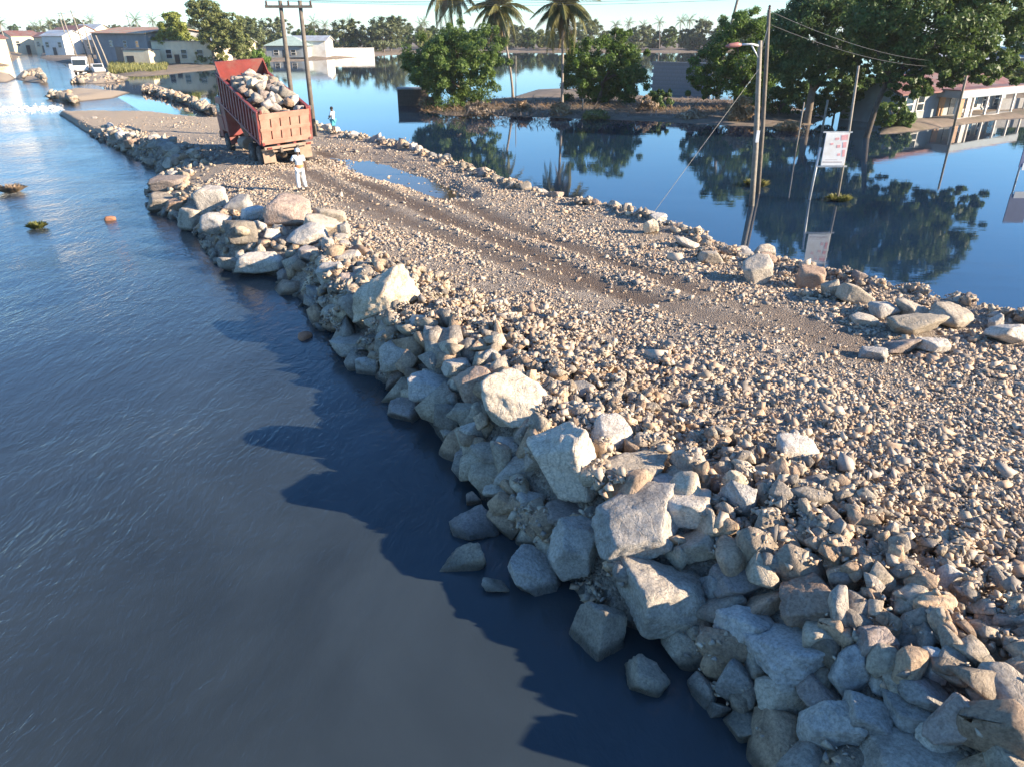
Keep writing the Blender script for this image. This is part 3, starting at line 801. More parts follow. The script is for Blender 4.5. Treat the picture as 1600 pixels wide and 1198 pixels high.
scatter_boulders(LEFT, 'L', 0.02, 0.46, 42, 0.0, 2.0, 0.22, 0.5, 'shaded rock of the embankment beyond the truck shadow', 'rocks along the far left embankment', 1)
scatter_boulders(LEFT, 'L', 0.50, 0.88, 38, 0.1, 2.2, 0.16, 0.33, 'smaller rock wedged among the big boulders of the left edge', 'smaller rocks of the left edge', 2)
scatter_boulders(RIGHT, 'R', 0.54, 0.88, 58, 0.45, 1.35, 0.17, 0.38, 'pale rock in the low ridge along the right water edge', 'rocks along the right edge', 3)
scatter_boulders(RIGHT, 'R', 0.38, 0.54, 20, 0.4, 1.3, 0.20, 0.42, 'pale rock in the low ridge along the right water edge', 'rocks along the right edge', 4)

HMH = HM.copy()
# ---- rubble and gravel: countless, so each is one joined mass of real stones
def hull_shape(seed, n=8, bevel=0.0):
    g = np.random.default_rng(seed)
    P = g.normal(size=(n, 3)); P /= np.linalg.norm(P, axis=1)[:,None]; P *= g.uniform(0.85, 1.1, n)[:,None]
    bm = bmesh.new()
    for p in P: bm.verts.new(p)
    r = bmesh.ops.convex_hull(bm, input=bm.verts)
    bmesh.ops.delete(bm, geom=[v for v in bm.verts if not v.link_faces], context='VERTS')
    if bevel:
        bmesh.ops.dissolve_limit(bm, angle_limit=R(14), verts=bm.verts, edges=bm.edges)
        bmesh.ops.bevel(bm, geom=bm.edges[:], offset=bevel, segments=1, affect='EDGES', profile=0.6)
        for v in bm.verts: v.co *= 1 + g.normal(0, 0.012)
    bmesh.ops.triangulate(bm, faces=bm.faces[:]); bm.verts.index_update()
    V = np.array([v.co[:] for v in bm.verts]); F = np.array([[v.index for v in f.verts] for f in bm.faces]); bm.free()
    lo, hi = V.min(0), V.max(0); return (V-(lo+hi)/2)/((hi-lo)/2), F
HULL = [hull_shape(900+i, 7) for i in range(20)]
SMALL2 = [hull_shape(700+i, 13, 0.07) for i in range(16)]
SMALL1 = [hull_shape(800+i, 11) for i in range(16)]
print('small2 tris', np.mean([len(f) for _, f in SMALL2]), 'hull', np.mean([len(f) for _, f in HULL]))
def rotmats(g, n, tilt):
    az = g.uniform(0, 2*np.pi, n); tx = g.normal(0, tilt, n); ty = g.normal(0, tilt, n)
    ca, sa = np.cos(az), np.sin(az); cx, sx = np.cos(tx), np.sin(tx); cy, sy = np.cos(ty), np.sin(ty)
    o = np.zeros(n); i = np.ones(n)
    Rz = np.stack([np.stack([ca,-sa,o],1), np.stack([sa,ca,o],1), np.stack([o,o,i],1)],1)
    Rx = np.stack([np.stack([i,o,o],1), np.stack([o,cx,-sx],1), np.stack([o,sx,cx],1)],1)
    Ry = np.stack([np.stack([cy,o,sy],1), np.stack([o,i,o],1), np.stack([-sy,o,cy],1)],1)
    return Rx @ Ry @ Rz
def stone_tints(g, n, base=1.0):
    pal = np.array([(1.0,0.97,0.92),(0.80,0.80,0.82),(1.05,0.88,0.74),(0.62,0.63,0.66),(1.18,1.14,1.06),(0.92,0.78,0.68),(0.72,0.68,0.64)])
    c = pal[g.choice(len(pal), n, p=[.26,.15,.20,.10,.10,.12,.07])]*g.uniform(0.72, 1.12, n)[:,None]*base
    return np.concatenate([c, np.ones((n,1))], 1)
def join_stones(name, shapes, P, S, m, seed, tilt, tint):
    """P (n,3) centres, S (n,3) half sizes"""
    g = np.random.default_rng(seed); n = len(P); which = g.integers(0, len(shapes), n); Rm = rotmats(g, n, tilt)
    Vs, Fs, Cs = [], [], []; off = 0
    for k, (V, F) in enumerate(shapes):
        idx = np.where(which == k)[0]
        if not len(idx): continue
        W = V[None]*S[idx][:,None,:]; W = np.einsum('nij,nvj->nvi', Rm[idx], W) + P[idx][:,None,:]
        nv = len(V); Vs.append(W.reshape(-1,3)); Fs.append((F[None] + (np.arange(len(idx))*nv)[:,None,None] + off).reshape(-1,3))
        Cs.append(np.repeat(tint[idx], nv, 0)); off += nv*len(idx)
    me = np_mesh(name, np.concatenate(Vs), np.concatenate(Fs), False, np.concatenate(Cs))
    return tag(link(name, me, m), kind='stuff')

g = np.random.default_rng(21)
def sample_main(n, x0, x1, y0, y1):
    P = np.stack([g.uniform(x0, x1, n), g.uniform(y0, y1, n)], 1)
    u, v, d = proj(P[:,0], P[:,1], 0.7)
    P = P[(u > -50) & (u < 1660) & (v < 1260)]
    h, dl, dr, tr = height(P)
    ok = (h > -0.12); return P[ok], h[ok], dl[ok], dr[ok], tr[ok]
rub = []   # x, y, half size
def take(n, x0, x1, y0, y1, prob, size):
    P, h, dl, dr, tr = sample_main(n, x0, x1, y0, y1)
    pr = prob(P, dl, dr, tr); s = size(P, dl, dr, len(P)); k = g.random(len(P)) < pr
    for (x, y), a in zip(P[k], s[k]): rub.append((x, y, a))
# near heap on the left: size falls off away from the water
take(60000, -6, 14, 4, 24, lambda P, dl, dr, tr: (dl > 0.0)*np.clip(1.4-dl/(6.6-0.20*P[:,1]), 0, 1)*0.42, lambda P, dl, dr, n: np.clip(0.25-0.046*dl, 0.055, 0.28)*np.exp(g.normal(0, 0.33, n)))
take(34000, -32, 4, 22, 64, lambda P, dl, dr, tr: (dl < 3.0)*np.clip(1.3-dl/2.4, 0, 1)*0.40, lambda P, dl, dr, n: np.clip(0.24-0.06*dl, 0.07, 0.26)*np.exp(g.normal(0, 0.33, n)))
# ridge on the right
take(90000, -16, 24, 6, 62, lambda P, dl, dr, tr: np.clip(1.4-dr/1.3, 0, 1)*0.45, lambda P, dl, dr, n: 0.165*np.exp(g.normal(0, 0.38, n)))
take(9000, 3, 24, 6, 24, lambda P, dl, dr, tr: np.clip(1.2-dr/3.6, 0, 1)*0.30, lambda P, dl, dr, n: 0.085*np.exp(g.normal(0, 0.4, n)))
rub.sort(key=lambda r: -r[2]); RP = []; RS = []
for x, y, a in rub:
    b = a*g.uniform(0.55, 0.9); c = a*g.uniform(0.45, 0.8)
    z = max(hm_at(x, y, a*0.6, None, 35), -0.25*c) + c*0.35
    if hm_at(x, y, 0.02, HMH) - hm_at(x, y, 0.02, HM0) > 0.14 or hm_at(x, y, 0.02) - hm_at(x, y, 0.02, HM0) > (0.30 if y < 22 else 0.18): continue    # not on top of the big boulders
    RP.append((x, y, z)); RS.append((a, b, c)); hm_stamp(x, y, z, a, (a+b)/2, c)
RP = np.array(RP); RS = np.array(RS); near = RP[:,1] < 12.5
ti = stone_tints(g, len(RP))
join_stones('rubble', SMALL2, RP[near], RS[near], M['rubble'], 1, 0.5, ti[near])
join_stones('rubble', SMALL1, RP[~near], RS[~near], M['rubble'], 2, 0.5, ti[~near])
# gravel everywhere on the road
GP = []; GS = []
def gravel(n, x0, x1, y0, y1, s0, sig):
    P, h, dl, dr, tr = sample_main(n, x0, x1, y0, y1)
    w = wob(P*1.7 + 3.0); w2 = wob(P*0.5 + 9.0)
    k = g.random(len(P)) < np.clip(0.70 + 0.30*w + 0.40*w2 - 0.95*tr, 0.05, 1)
    k &= ~((P[:,1] > 46) & (g.random(len(P)) < 0.75))
    P = P[k]; a = s0*np.exp(g.normal(0, sig, len(P)))*(1 + 0.25*w[k])
    ii = np.clip(((P[:,0]-HX0)/HS).astype(int), 0, HNX-1); jj = np.clip(((P[:,1]-HY0)/HS).astype(int), 0, HNY-1)
    z = np.where((P[:,1] < 63) & (P[:,1] > 2.2), HM[jj, ii], h[k])
    ok = (HMH[jj, ii] - HM0[jj, ii] < 0.10) & (z > 0)
    S = np.stack([a, a*g.uniform(0.5,0.9,len(a)), a*g.uniform(0.35,0.7,len(a))], 1)
    GP.append(np.concatenate([P, (z + S[:,2]*0.15)[:,None]], 1)[ok]); GS.append(S[ok])
gravel(90000, 0, 13, 4.5, 15, 0.033, 0.50)
gravel(120000, -6, 15, 15, 26, 0.028, 0.52)
gravel(80000, -14, 8, 26, 40, 0.031, 0.48)
gravel(30000, -36, 0, 40, 66, 0.050, 0.4)
GP = np.concatenate(GP); GS = np.concatenate(GS)
gt = stone_tints(g, len(GP), 0.48)*np.array([1.05,0.90,0.73,1.0])
join_stones('gravel', HULL, GP, GS, M['gravel'], 3, 0.45, gt)
print('boulders', N_BOULDER, 'rubble', len(RP), near.sum(), 'gravel', len(GP), 'tris', len(GP)*14)

# ================================================================== DUMP TRUCK
def dump_truck():
    root = empty('dump_truck', (-11.2, 38.5, 0.86), (0, R(-3.2), R(34)))
    tag(root, 'red dump truck, dusty tailgate to the camera, raised bed full of rocks', 'dump truck')
    W = 2.55
    # chassis
    f = MB()
    for s in (-1, 1): f.box(s*0.42, 4.05, 0.92, 0.12, 8.5, 0.26)
    for y in (0.1, 1.6, 3.2, 5.0, 6.8, 7.9): f.box(0, y, 0.92, 0.8, 0.12, 0.18)
    f.build('chassis_frame', M['steel'], root, bevel=0.01)
    # wheels (built once, then shared)
    ty = MB().lathe([(0.30,-0.15),(0.44,-0.16),(0.51,-0.13),(0.535,-0.07),(0.535,0.07),(0.51,0.13),(0.44,0.16),(0.30,0.15)], 28, 'x').mesh('tyre', True)
    rm = MB().lathe([(0.10,-0.19),(0.16,-0.17),(0.20,-0.08),(0.29,-0.12),(0.31,-0.155),(0.31,0.155),(0.29,0.12),(0.20,0.08),(0.16,0.17),(0.10,0.19)], 24, 'x').mesh('rim', True)
    hb = MB()
    for k in range(10): a = k*math.pi/5; hb.lathe([(0.022,-0.20),(0.022,0.20)], 6, 'x', (0, 0.15*math.cos(a), 0.15*math.sin(a)))
    hbm = hb.mesh('hub_bolts')
    for y, dual in ((1.05,1),(2.40,1),(7.20,0)):
        for s in (-1, 1):
            for x in ((1.10, 0.76) if dual else (1.06,)):
                wroot = link('wheel', rm, M['rim'], root, loc=(s*x, y, 0.535))
                link('tyre', ty, M['tyre'], wroot); 
                if x > 1: link('hub_bolts', hbm, M['rim'], wroot)
        ax = MB().tube([(-1.0,y,0.535),(1.0,y,0.535)], 0.09, 8); ax.lathe([(0.12,-0.2),(0.24,-0.1),(0.24,0.1),(0.12,0.2)], 12, 'x', (0,y,0.55))
        ax.build('axle', M['steel'], root)
    # leaf springs, tanks, mudguards
    for s in (-1, 1):
        sp = MB()
        for k in range(4): sp.bar((s*0.55, 0.75+0.2*k, 0.72+0.05*k), (s*0.55, 2.7-0.2*k, 0.72+0.05*k), 0.09, 0.04)
        sp.build('leaf_spring', M['steel'], root)
        mg = MB()
        for k in range(9):
            a = R(15+k*150/8); b = R(15+(k+1)*150/8)
            mg.bar((s*0.93, 7.20+0.68*math.cos(a), 0.55+0.66*math.sin(a)), (s*0.93, 7.20+0.68*math.cos(b), 0.55+0.66*math.sin(b)), 0.5, 0.03)
        mg.build('mudguard', M['truckred'], root)
    MB().lathe([(0.28,-0.5),(0.31,-0.47),(0.31,0.47),(0.28,0.5)], 16, 'y', (-0.95,4.35,0.80)).build('fuel_tank', M['dustysteel'], root, smooth=False)
    MB().box(0.95,4.4,0.82,0.5,0.8,0.5).build('battery_box', M['steel'], root, bevel=0.03)
    MB().tube([(-0.55,5.2,1.0),(-0.7,5.2,1.5),(-0.75,5.15,2.2)], [0.11,0.12,0.09], 10).build('air_intake', M['dustysteel'], root)
    # hoist ram under the bed
    MB().tube([(0,3.4,1.05),(0,3.85,1.9)], 0.11, 12).tube([(0,3.8,1.8),(0,4.25,2.75)], 0.075, 12).build('hoist_ram', M['steel'], root, smooth=False)
    # cab
    c = MB(); prof = [(5.55,0.95),(5.55,2.85),(5.75,3.0),(7.15,2.95),(7.45,2.2),(7.6,1.75),(7.62,0.75),(6.95,0.75),(6.9,1.15),(5.8,1.15),(5.75,0.95)]
    n = len(prof); c.v = [(-1.2,y,z) for y,z in prof] + [(1.2,y,z) for y,z in prof]
    c.f = [tuple(range(n)), tuple(range(2*n-1,n-1,-1))] + [(i,(i+1)%n,(i+1)%n+n,i+n) for i in range(n)]
    cab = c.build('cab', M['truckred'], root, bevel=0.05, loc=(0, 0.85, 0))
    MB().box(0,7.36,2.52,2.1,0.04,0.66,(R(-22),0,0)).build('windscreen', M['glass'], cab)
    for s in (-1,1):
        MB().box(s*1.205,6.75,2.3,0.03,0.75,0.6).build('side_window', M['glass'], cab)
        d = MB().box(s*1.21,6.72,1.6,0.03,0.95,0.7).build('door', M['truckred'], cab, bevel=0.01)
        mr = MB().bar((s*1.2,7.3,2.5),(s*1.5,7.35,2.45),0.03); mr.box(s*1.52,7.33,2.2,0.18,0.05,0.42); mr.build('mirror', M['steel'], cab)
        MB().box(s*0.85,7.63,0.98,0.4,0.06,0.2).build('headlight', M['paintwhite'], cab, bevel=0.02)
    MB().box(0,5.47,2.05,0.5,0.12,0.4).box(0,5.5,2.4,2.2,0.05,0.06).build('rear_window', M['glass'], cab)
    MB().box(0,8.55,0.85,2.45,0.16,0.4).build('front_bumper', M['steel'], root, bevel=0.03)
    # tipping bed
    bed = empty('bed', (0, 0.15, 1.22), (R(13.5), 0, 0)); bed.parent = root
    L, Hs = 6.4, 1.45
    fl = MB().box(0, L/2, 0.04, W, L, 0.08)
    for s in (-1,1): fl.box(s*0.42, L/2, -0.10, 0.14, L, 0.18)
    for k in range(9): fl.box(0, 0.3+k*(L-0.6)/8, -0.06, W-0.1, 0.09, 0.10)
    fl.build('bed_floor', M['truckside'], bed)
    for s in (-1, 1):
        sd_ = MB().box(s*(W/2-0.03), L/2, Hs/2+0.08, 0.05, L, Hs).build('bed_side', M['truckside'], bed)
        for k in range(13):
            y = 0.20 + k*(L-0.4)/12
            MB().box(s*(W/2+0.035), y, Hs/2+0.06, 0.075, 0.20, Hs-0.10).build('side_rib', M['truckside'], bed, bevel=0.012)
        MB().box(s*(W/2+0.01), L/2, Hs+0.11, 0.16, L+0.02, 0.10).build('top_rail', M['truckred'], bed, bevel=0.02)
        MB().box(s*(W/2+0.03), L/2, 0.03, 0.12, L, 0.12).build('bottom_rail', M['truckside'], bed, bevel=0.02)
        MB().box(s*(W/2+0.03), 0.02, Hs/2+0.08, 0.13, 0.14, Hs+0.2).build('corner_post', M['truckside'], bed, bevel=0.02)
    hd = MB().box(0, L-0.03, Hs/2+0.38, W, 0.06, Hs+0.62)
    hd.box(0, L+0.02, Hs+0.66, W+0.05, 0.12, 0.10)
    for k in range(5): hd.box(-1.0+k*0.5, L+0.03, Hs/2+0.3, 0.1, 0.07, Hs+0.4)
    hd.build('headboard', M['truckred'], bed)
    for s in (-1,1):
        e = MB(); e.v = [(s*(W/2-0.02),L-0.02,Hs+0.12),(s*(W/2-0.02),L-0.02,Hs+0.68),(s*(W/2-0.02),L-0.75,Hs+0.12),
                         (s*(W/2+0.03),L-0.02,Hs+0.12),(s*(W/2+0.03),L-0.02,Hs+0.68),(s*(W/2+0.03),L-0.75,Hs+0.12)]
        e.f = [(0,1,2),(3,5,4),(0,3,4,1),(1,4,5,2),(2,5,3,0)]; e.build('headboard_gusset', M['truckred'], bed)
    # tailgate: back sheet, raised pressed panels with narrow slots between them, hinges
    tg = MB().box(0, -0.02, Hs/2+0.06, W-0.06, 0.04, Hs).build('tailgate', M['slot'], bed)
    xs = [-1.26, -0.73, -0.245, 0.245, 0.73, 1.26]
    for a, b in zip(xs[:-1], xs[1:]):
        MB().box((a+b)/2, -0.065, Hs/2+0.06, b-a-0.055, 0.05, Hs+0.02).build('tailgate_panel', M['truckdusty'], tg, bevel=0.012)
    for z, hh in ((0.12,0.24),(0.74,0.17),(1.38,0.28)):
        MB().box(0, -0.067, z, W-0.02, 0.062, hh).build('tailgate_bar', M['truckdusty'], tg, bevel=0.012)
    for s in (-1, 1):
        MB().box(s*1.15, -0.05, Hs+0.16, 0.10, 0.20, 0.12).build('tailgate_hinge', M['truckred'], tg, bevel=0.01)
        MB().box(s*1.2, -0.08, 0.05, 0.12, 0.14, 0.14).build('tailgate_latch', M['truckside'], tg, bevel=0.01)
    # rear beam, mudflaps, lamps
    MB().box(0, -0.12, 1.05, 2.5, 0.10, 0.14).box(0, -0.02, 0.86, 1.6, 0.08, 0.08).bar((-0.8,-0.02,0.86),(-0.8,-0.08,1.05),0.07).bar((0.8,-0.02,0.86),(0.8,-0.08,1.05),0.07).build('rear_beam', M['dustysteel'], root, bevel=0.012)
    for s in (-1, 1):
        MB().box(s*0.95, 0.32, 0.60, 0.62, 0.02, 0.62).build('mudflap', M['dustysteel'], root)
        MB().box(s*1.0, -0.19, 1.05, 0.24, 0.04, 0.08).build('tail_light', M['lampred'], root, bevel=0.008)
    return root, bed
truck, bed = dump_truck()
bpy.context.view_layer.update()
BM = bed.matrix_world.copy()
r_ = random.Random(4); lay = []
for k in range(46):
    best = None
    for t in range(30):
        x = r_.uniform(-0.95, 0.95); y = r_.uniform(0.35, 5.9)
        d = min([math.hypot(x-q[0], (y-q[1])) for q in lay] + [9])
        if best is None or d > best[0]: best = (d, x, y)
    _, x, y = best
    lay.append((x, y))
    a = r_.uniform(0.20, 0.42); topz = 1.22 + 0.55*math.exp(-((y-3.0)/2.4)**2)*(1-0.3*abs(x)) + r_.uniform(-0.12, 0.25) - 0.25*(y < 0.9)
    p = BM @ Vector((x, y, topz))
    where = ['near the tailgate','in the middle','near the headboard'][min(2, int(y/2.1))] 
    tone = r_.choice((0,1,2,3,3)); col_ = 'left side' if x < -0.35 else 'right side' if x > 0.35 else 'centre'
    boulder('boulder', HERO[r_.randrange(22)] if a > .4 else MID[r_.randrange(24)], tone, p, (a, a*r_.uniform(.7,.95), a*r_.uniform(.6,.9)),
            (r_.uniform(-.5,.5), r_.uniform(-.5,.5), r_.uniform(0,6)), f'{"smaller" if a < 0.38 else "bigger"} {TONE[tone]} rock heaped in the truck bed, {col_}, {where}', 'rocks loaded on the truck')
# finer stones filling the bed under the blocks
lp = []; ls = []
gg = np.random.default_rng(8)
for k in range(260):
    x = gg.uniform(-1.15, 1.15); y = gg.uniform(0.12, 6.25)
    p = BM @ Vector((x, y, gg.uniform(0.6, 1.2))); lp.append(p[:]); a = gg.uniform(0.12, 0.26); ls.append((a, a*.8, a*.7))
join_stones('rubble_load', SMALL1, np.array(lp), np.array(ls), M['rubble'], 9, 0.6, stone_tints(gg, len(lp)))
MB_ = MB().prism([(-1.2,0.05),(1.2,0.05),(1.2,6.3),(-1.2,6.3)], 0.09, 0.75)
_fill = MB_.mesh('rubble_bed'); _fill.transform(BM); tag(link('rubble_bed', _fill, M['earth']), kind='stuff')

# ================================================================== PEOPLE
def skin_mesh(name, verts, edges, radii, root=0, sub=2):
    me = bpy.data.meshes.new(name); me.from_pydata([Vector(v) for v in verts], edges, [])
    o = bpy.data.objects.new(name, me); COL.objects.link(o)
    o.modifiers.new('skin', 'SKIN'); s = o.modifiers.new('sub', 'SUBSURF'); s.levels = s.render_levels = sub
    sv = me.skin_vertices[0].data
    for i, r in enumerate(radii):
        sv[i].radius = r if hasattr(r, '__len__') else (r, r); sv[i].use_root = (i == root)
    dg = bpy.context.evaluated_depsgraph_get(); res = bpy.data.meshes.new_from_object(o.evaluated_get(dg))
    bpy.data.objects.remove(o); bpy.data.meshes.remove(me); res.name = name; res.shade_smooth(); return res
def person(loc, rz, pose, label, shirt, legs, long_legs, head_cover):
    """pose: dict of joints; x right, y forward; feet at z = 0"""
    root = empty('person', loc, (0,0,rz)); tag(root, label, 'person')
    J = pose
    names = ['pelvis','waist','chest','neck','head0','head1','shl','ell','wrl','hal','shr','elr','wrr','har','hil','knl','anl','tol','hir','knr','anr','tor']
    I = {n: i for i, n in enumerate(names)}
    E_ = [('pelvis','waist'),('waist','chest'),('chest','neck'),('neck','head0'),('head0','head1'),('chest','shl'),('shl','ell'),('ell','wrl'),('wrl','hal'),
          ('chest','shr'),('shr','elr'),('elr','wrr'),('wrr','har'),('pelvis','hil'),('hil','knl'),('knl','anl'),('anl','tol'),('pelvis','hir'),('hir','knr'),('knr','anr'),('anr','tor')]
    rad = dict(pelvis=(.14,.10),waist=(.125,.095),chest=(.15,.105),neck=(.052,.055),head0=(.075,.09),head1=(.078,.092),shl=.06,ell=.042,wrl=.03,hal=(.036,.02),
               shr=.06,elr=.042,wrr=.03,har=(.036,.02),hil=.085,knl=.058,anl=.04,tol=(.04,.028),hir=.085,knr=.058,anr=.04,tor=(.04,.028))
    V = [J[n] for n in names]
    link('body', skin_mesh('body', V, [(I[a],I[b]) for a,b in E_], [rad[n] for n in names]), M['skin'], root)
    # fingers: four bent chains and a thumb at each hand
    for side in ('l','r'):
        w = Vector(J['wr'+side]); h = Vector(J['ha'+side]); d = (h-w).normalized(); up = Vector((0,1,0)); sidev = d.cross(Vector((1,0,0))).normalized()
        fm = MB()
        for k, ln in enumerate((0.07,0.08,0.075,0.06)):
            b = h + sidev*(-0.03+0.02*k); fm.tube([b, b+d*ln*0.5, b+d*ln*0.9+up*0.02], [0.009,0.009,0.007], 6)
        b = w + d*0.03 + sidev*-0.03; fm.tube([b, b+d*0.03+sidev*-0.025, b+d*0.065+sidev*-0.03], [0.011,0.010,0.008], 6)
        fm.build('fingers', M['skin'], root, smooth=True)
    # face
    hc = (Vector(J['head0'])+Vector(J['head1']))/2
    MB().tube([hc+Vector((0,0.088,0.02)), hc+Vector((0,0.112,-0.02)), hc+Vector((0,0.09,-0.03))], [0.008,0.016,0.012], 6).build('nose', M['skin'], root, smooth=True)
    for s in (-1,1):
        MB().lathe([(0.004,-0.006),(0.014,0),(0.004,0.006)], 8, 'y', hc+Vector((s*0.032,0.088,0.025))).build('eye', M['clothwhite'], root)
        MB().lathe([(0.006,-0.01),(0.026,0),(0.006,0.01)], 8, 'x', hc+Vector((s*0.088,0.0,0.0))).build('ear', M['skin'], root)
    # garments
    g1 = ['waist','chest','neck','shl','ell','shr','elr','pelvis']; k1 = {n:i for i,n in enumerate(g1)}
    vv = [Vector(J[n]) for n in g1]; vv[2] = vv[1].lerp(Vector(J['neck']), 0.55)
    for nm, s0 in (('ell','shl'),('elr','shr')): vv[k1[nm]] = Vector(J[s0]).lerp(Vector(J[nm]), 0.75)
    rr = [(.155,.125),(.175,.13),(.085,.08),.085,.068,.085,.068,(.165,.13)]
    link('shirt', skin_mesh('shirt', vv, [(0,1),(1,2),(1,3),(3,4),(1,5),(5,6),(0,7)], rr, 0), shirt, root)
    g2 = ['pelvis','hil','knl','hir','knr']; vv = [Vector(J[n]) for n in g2]; rr = [(.165,.13),.11,.088,.11,.088]; ed = [(0,1),(1,2),(0,3),(3,4)]
    if long_legs: vv += [Vector(J['anl'])+Vector((0,0,.03)), Vector(J['anr'])+Vector((0,0,.03))]; rr += [.068,.068]; ed += [(2,5),(4,6)]
    link('trousers' if long_legs else 'shorts', skin_mesh('trousers' if long_legs else 'shorts', vv, ed, rr, 0), legs, root)
    for s in ('l','r'):
        a = Vector(J['an'+s]); t = Vector(J['to'+s]); d = (t-a); d.z = 0; d.normalize()
        q = a - d*0.05; MB().tube([Vector((q.x,q.y,0.045)), Vector((a.x,a.y,0.05))+d*0.04, Vector((a.x,a.y,0.04))+d*0.17, Vector((a.x,a.y,0.03))+d*0.23], [0.035,0.052,0.046,0.02], 10).build('shoe', M['shoe'], root, smooth=True)
    hp = MB().lathe([(0.02,0.128),(0.06,0.118),(0.088,0.085),(0.104,0.04),(0.106,0.0),(0.10,-0.03)], 14, 'z', hc+Vector((0,-0.012,0.015)))
    if head_cover: hp.tube([hc+Vector((0,0.06,0.045)), hc+Vector((0,0.17,0.03))], [0.07,0.05], 10)
    hp.build('cap' if head_cover else 'hair', M['clothwhite'] if head_cover else M['hair'], root, smooth=True)
    return root
base = dict(pelvis=(0,0,.93),waist=(0,0,1.08),chest=(0,0,1.32),neck=(0,0.01,1.47),head0=(0,0.03,1.56),head1=(0,0.035,1.66),
    shl=(-.19,0,1.40),ell=(-.25,-.03,1.12),wrl=(-.26,.06,.88),hal=(-.26,.09,.80), shr=(.19,0,1.40),elr=(.25,-.03,1.12),wrr=(.26,.06,.88),har=(.26,.09,.80),
    hil=(-.10,0,.88),knl=(-.11,.03,.49),anl=(-.12,-.01,.08),tol=(-.13,.15,.04), hir=(.10,0,.88),knr=(.12,.03,.49),anr=(.15,-.02,.08),tor=(.18,.14,.04))
def ground_z(x, y): return float(height(np.array([[x, y]]))[0][0])
pw = G(472, 299, 0.93); pw.z = ground_z(pw.x, pw.y) + 0.03
w_ = dict(base); w_.update(ell=(-.31,.02,1.16), wrl=(-.27,.22,1.10), hal=(-.24,.30,1.10), knr=(.13,.08,.49), anr=(.19,.02,.08), tor=(.22,.18,.04), anl=(-.11,-.10,.08), tol=(-.12,.06,.04))
p1 = person(pw, R(18), w_, 'person in white shirt, trousers and cap walking behind the truck', M['clothwhite'], M['clothwhite'], True, True)
wb = MB().lathe([(0.172,-0.11),(0.182,-0.06),(0.180,0.03),(0.165,0.09)], 14, 'z', (0,0,0.99))
sleeve = wb.tube([(0.05,0.17,0.98),(0.07,0.21,0.85),(0.06,0.2,0.72)], [0.04,0.045,0.02], 8).build('jacket_round_waist', M['clothorange'], p1, smooth=True); sleeve.scale = (1.0,0.80,1)
pb = G(523, 216, 0.55); pb.z = ground_z(pb.x, pb.y) + 0.20
b_ = dict(base); b_.update(elr=(.26,.08,1.14), wrr=(.12,.24,1.10), har=(.06,.28,1.12), ell=(-.25,.05,1.13), wrl=(-.16,.22,1.02), hal=(-.10,.27,1.0))
person(pb, R(75), b_, 'person in pale blue shirt and teal shorts standing beside the flood water', M['clothblue'], M['clothteal'], False, False)
bpy.context.view_layer.update()
boulder('boulder', HERO[3], 2, (pb.x, pb.y, pb.z-0.22), (0.55, 0.45, 0.26), (0,0,0.4), 'flat-topped rock under the feet of the person in blue')

# ================================================================== POLES, SIGNS, WIRES
def wire(name, a, b, sag, r, m, label, n=14, group=None):
    a = Vector(a); b = Vector(b)
    pts = [a.lerp(b, k/n) - Vector((0,0,sag*4*(k/n)*(1-k/n))) for k in range(n+1)]
    return tag(MB().tube(pts, r, 5).build(name, m, smooth=True), label, 'cable', group)
up_ = empty('utility_pole', G(492, 214, 0.55)); tag(up_, 'twin-legged wooden power pole with crossarm right of the dump truck', 'power pole')
hp_ = 8.25
for k, x in enumerate((0.0, -1.25)):
    MB().tube([(x,0,-0.6),(x,0,4),(x,0,hp_)], [0.17,0.15,0.12], 12).build('pole', M['polewood'], up_, smooth=True)
    MB().box(x,-0.16,1.9,0.2,0.01,0.28).build('number_plate', M['palepole'], up_)
MB().box(-0.7,-0.16,hp_-0.35,3.0,0.12,0.16).build('crossarm', M['polewood'], up_, bevel=0.01)
MB().box(-0.62,0.15,4.9,1.35,0.06,0.1).build('brace', M['polewood'], up_)
for x in (-2.1,-0.7,0.7):
    MB().lathe([(0.03,0),(0.085,0.02),(0.05,0.08),(0.085,0.1),(0.05,0.16),(0.085,0.18),(0.03,0.28)], 12, 'z', (x,-0.16,hp_-0.28)).build('insulator', M['porcelain'], up_, smooth=True)
u0 = up_.location
wl_spots = [G(122,66,0.0) + Vector((0,0,0))]
for k, x in enumerate((-2.1,-0.7,0.7)):
    wire('power_cable', u0+Vector((x,-0.16,hp_)), (44+k*2.0, 62-k*3, 11.5+0.5*k), 1.2, 0.013, M['wire'], ['topmost','middle','lowest'][2-k] + ' power cable running right from the twin-legged pole')

# street lamp pole
lp_ = empty('street_lamp', G(1176, 322)); tag(lp_, 'weathered street lamp pole with red-tipped arm standing in the flood', 'street lamp')
MB().tube([(0,0,-0.8),(-0.22,0,2.5),(-0.50,0,5.2),(-0.65,0,6.75)], [0.125,0.115,0.10,0.085], 12).build('pole', M['palepole'], lp_, smooth=True)
MB().tube([(-0.65,-0.02,6.55),(-1.0,-0.1,6.62),(-1.55,-0.15,6.6)], [0.045,0.04,0.04], 8).tube([(-0.60,-0.02,6.05),(-1.0,-0.08,6.58)], 0.03, 6).build('bracket_arm', M['paintwhite'], lp_, smooth=True)
MB().tube([(-1.45,-0.14,6.60),(-1.6,-0.16,6.60),(-1.95,-0.2,6.56),(-2.1,-0.21,6.55)], [0.05,0.10,0.09,0.03], 10).build('lamp_head', M['signred'], lp_, smooth=True)
MB().box(-0.26,-0.15,3.0,0.14,0.05,0.5).build('meter_box', M['paintwhite'], lp_, bevel=0.01)
tp_ = empty('utility_pole', G(1186, 303)); tag(tp_, 'tall thin dark pole directly behind the street lamp pole', 'power pole')
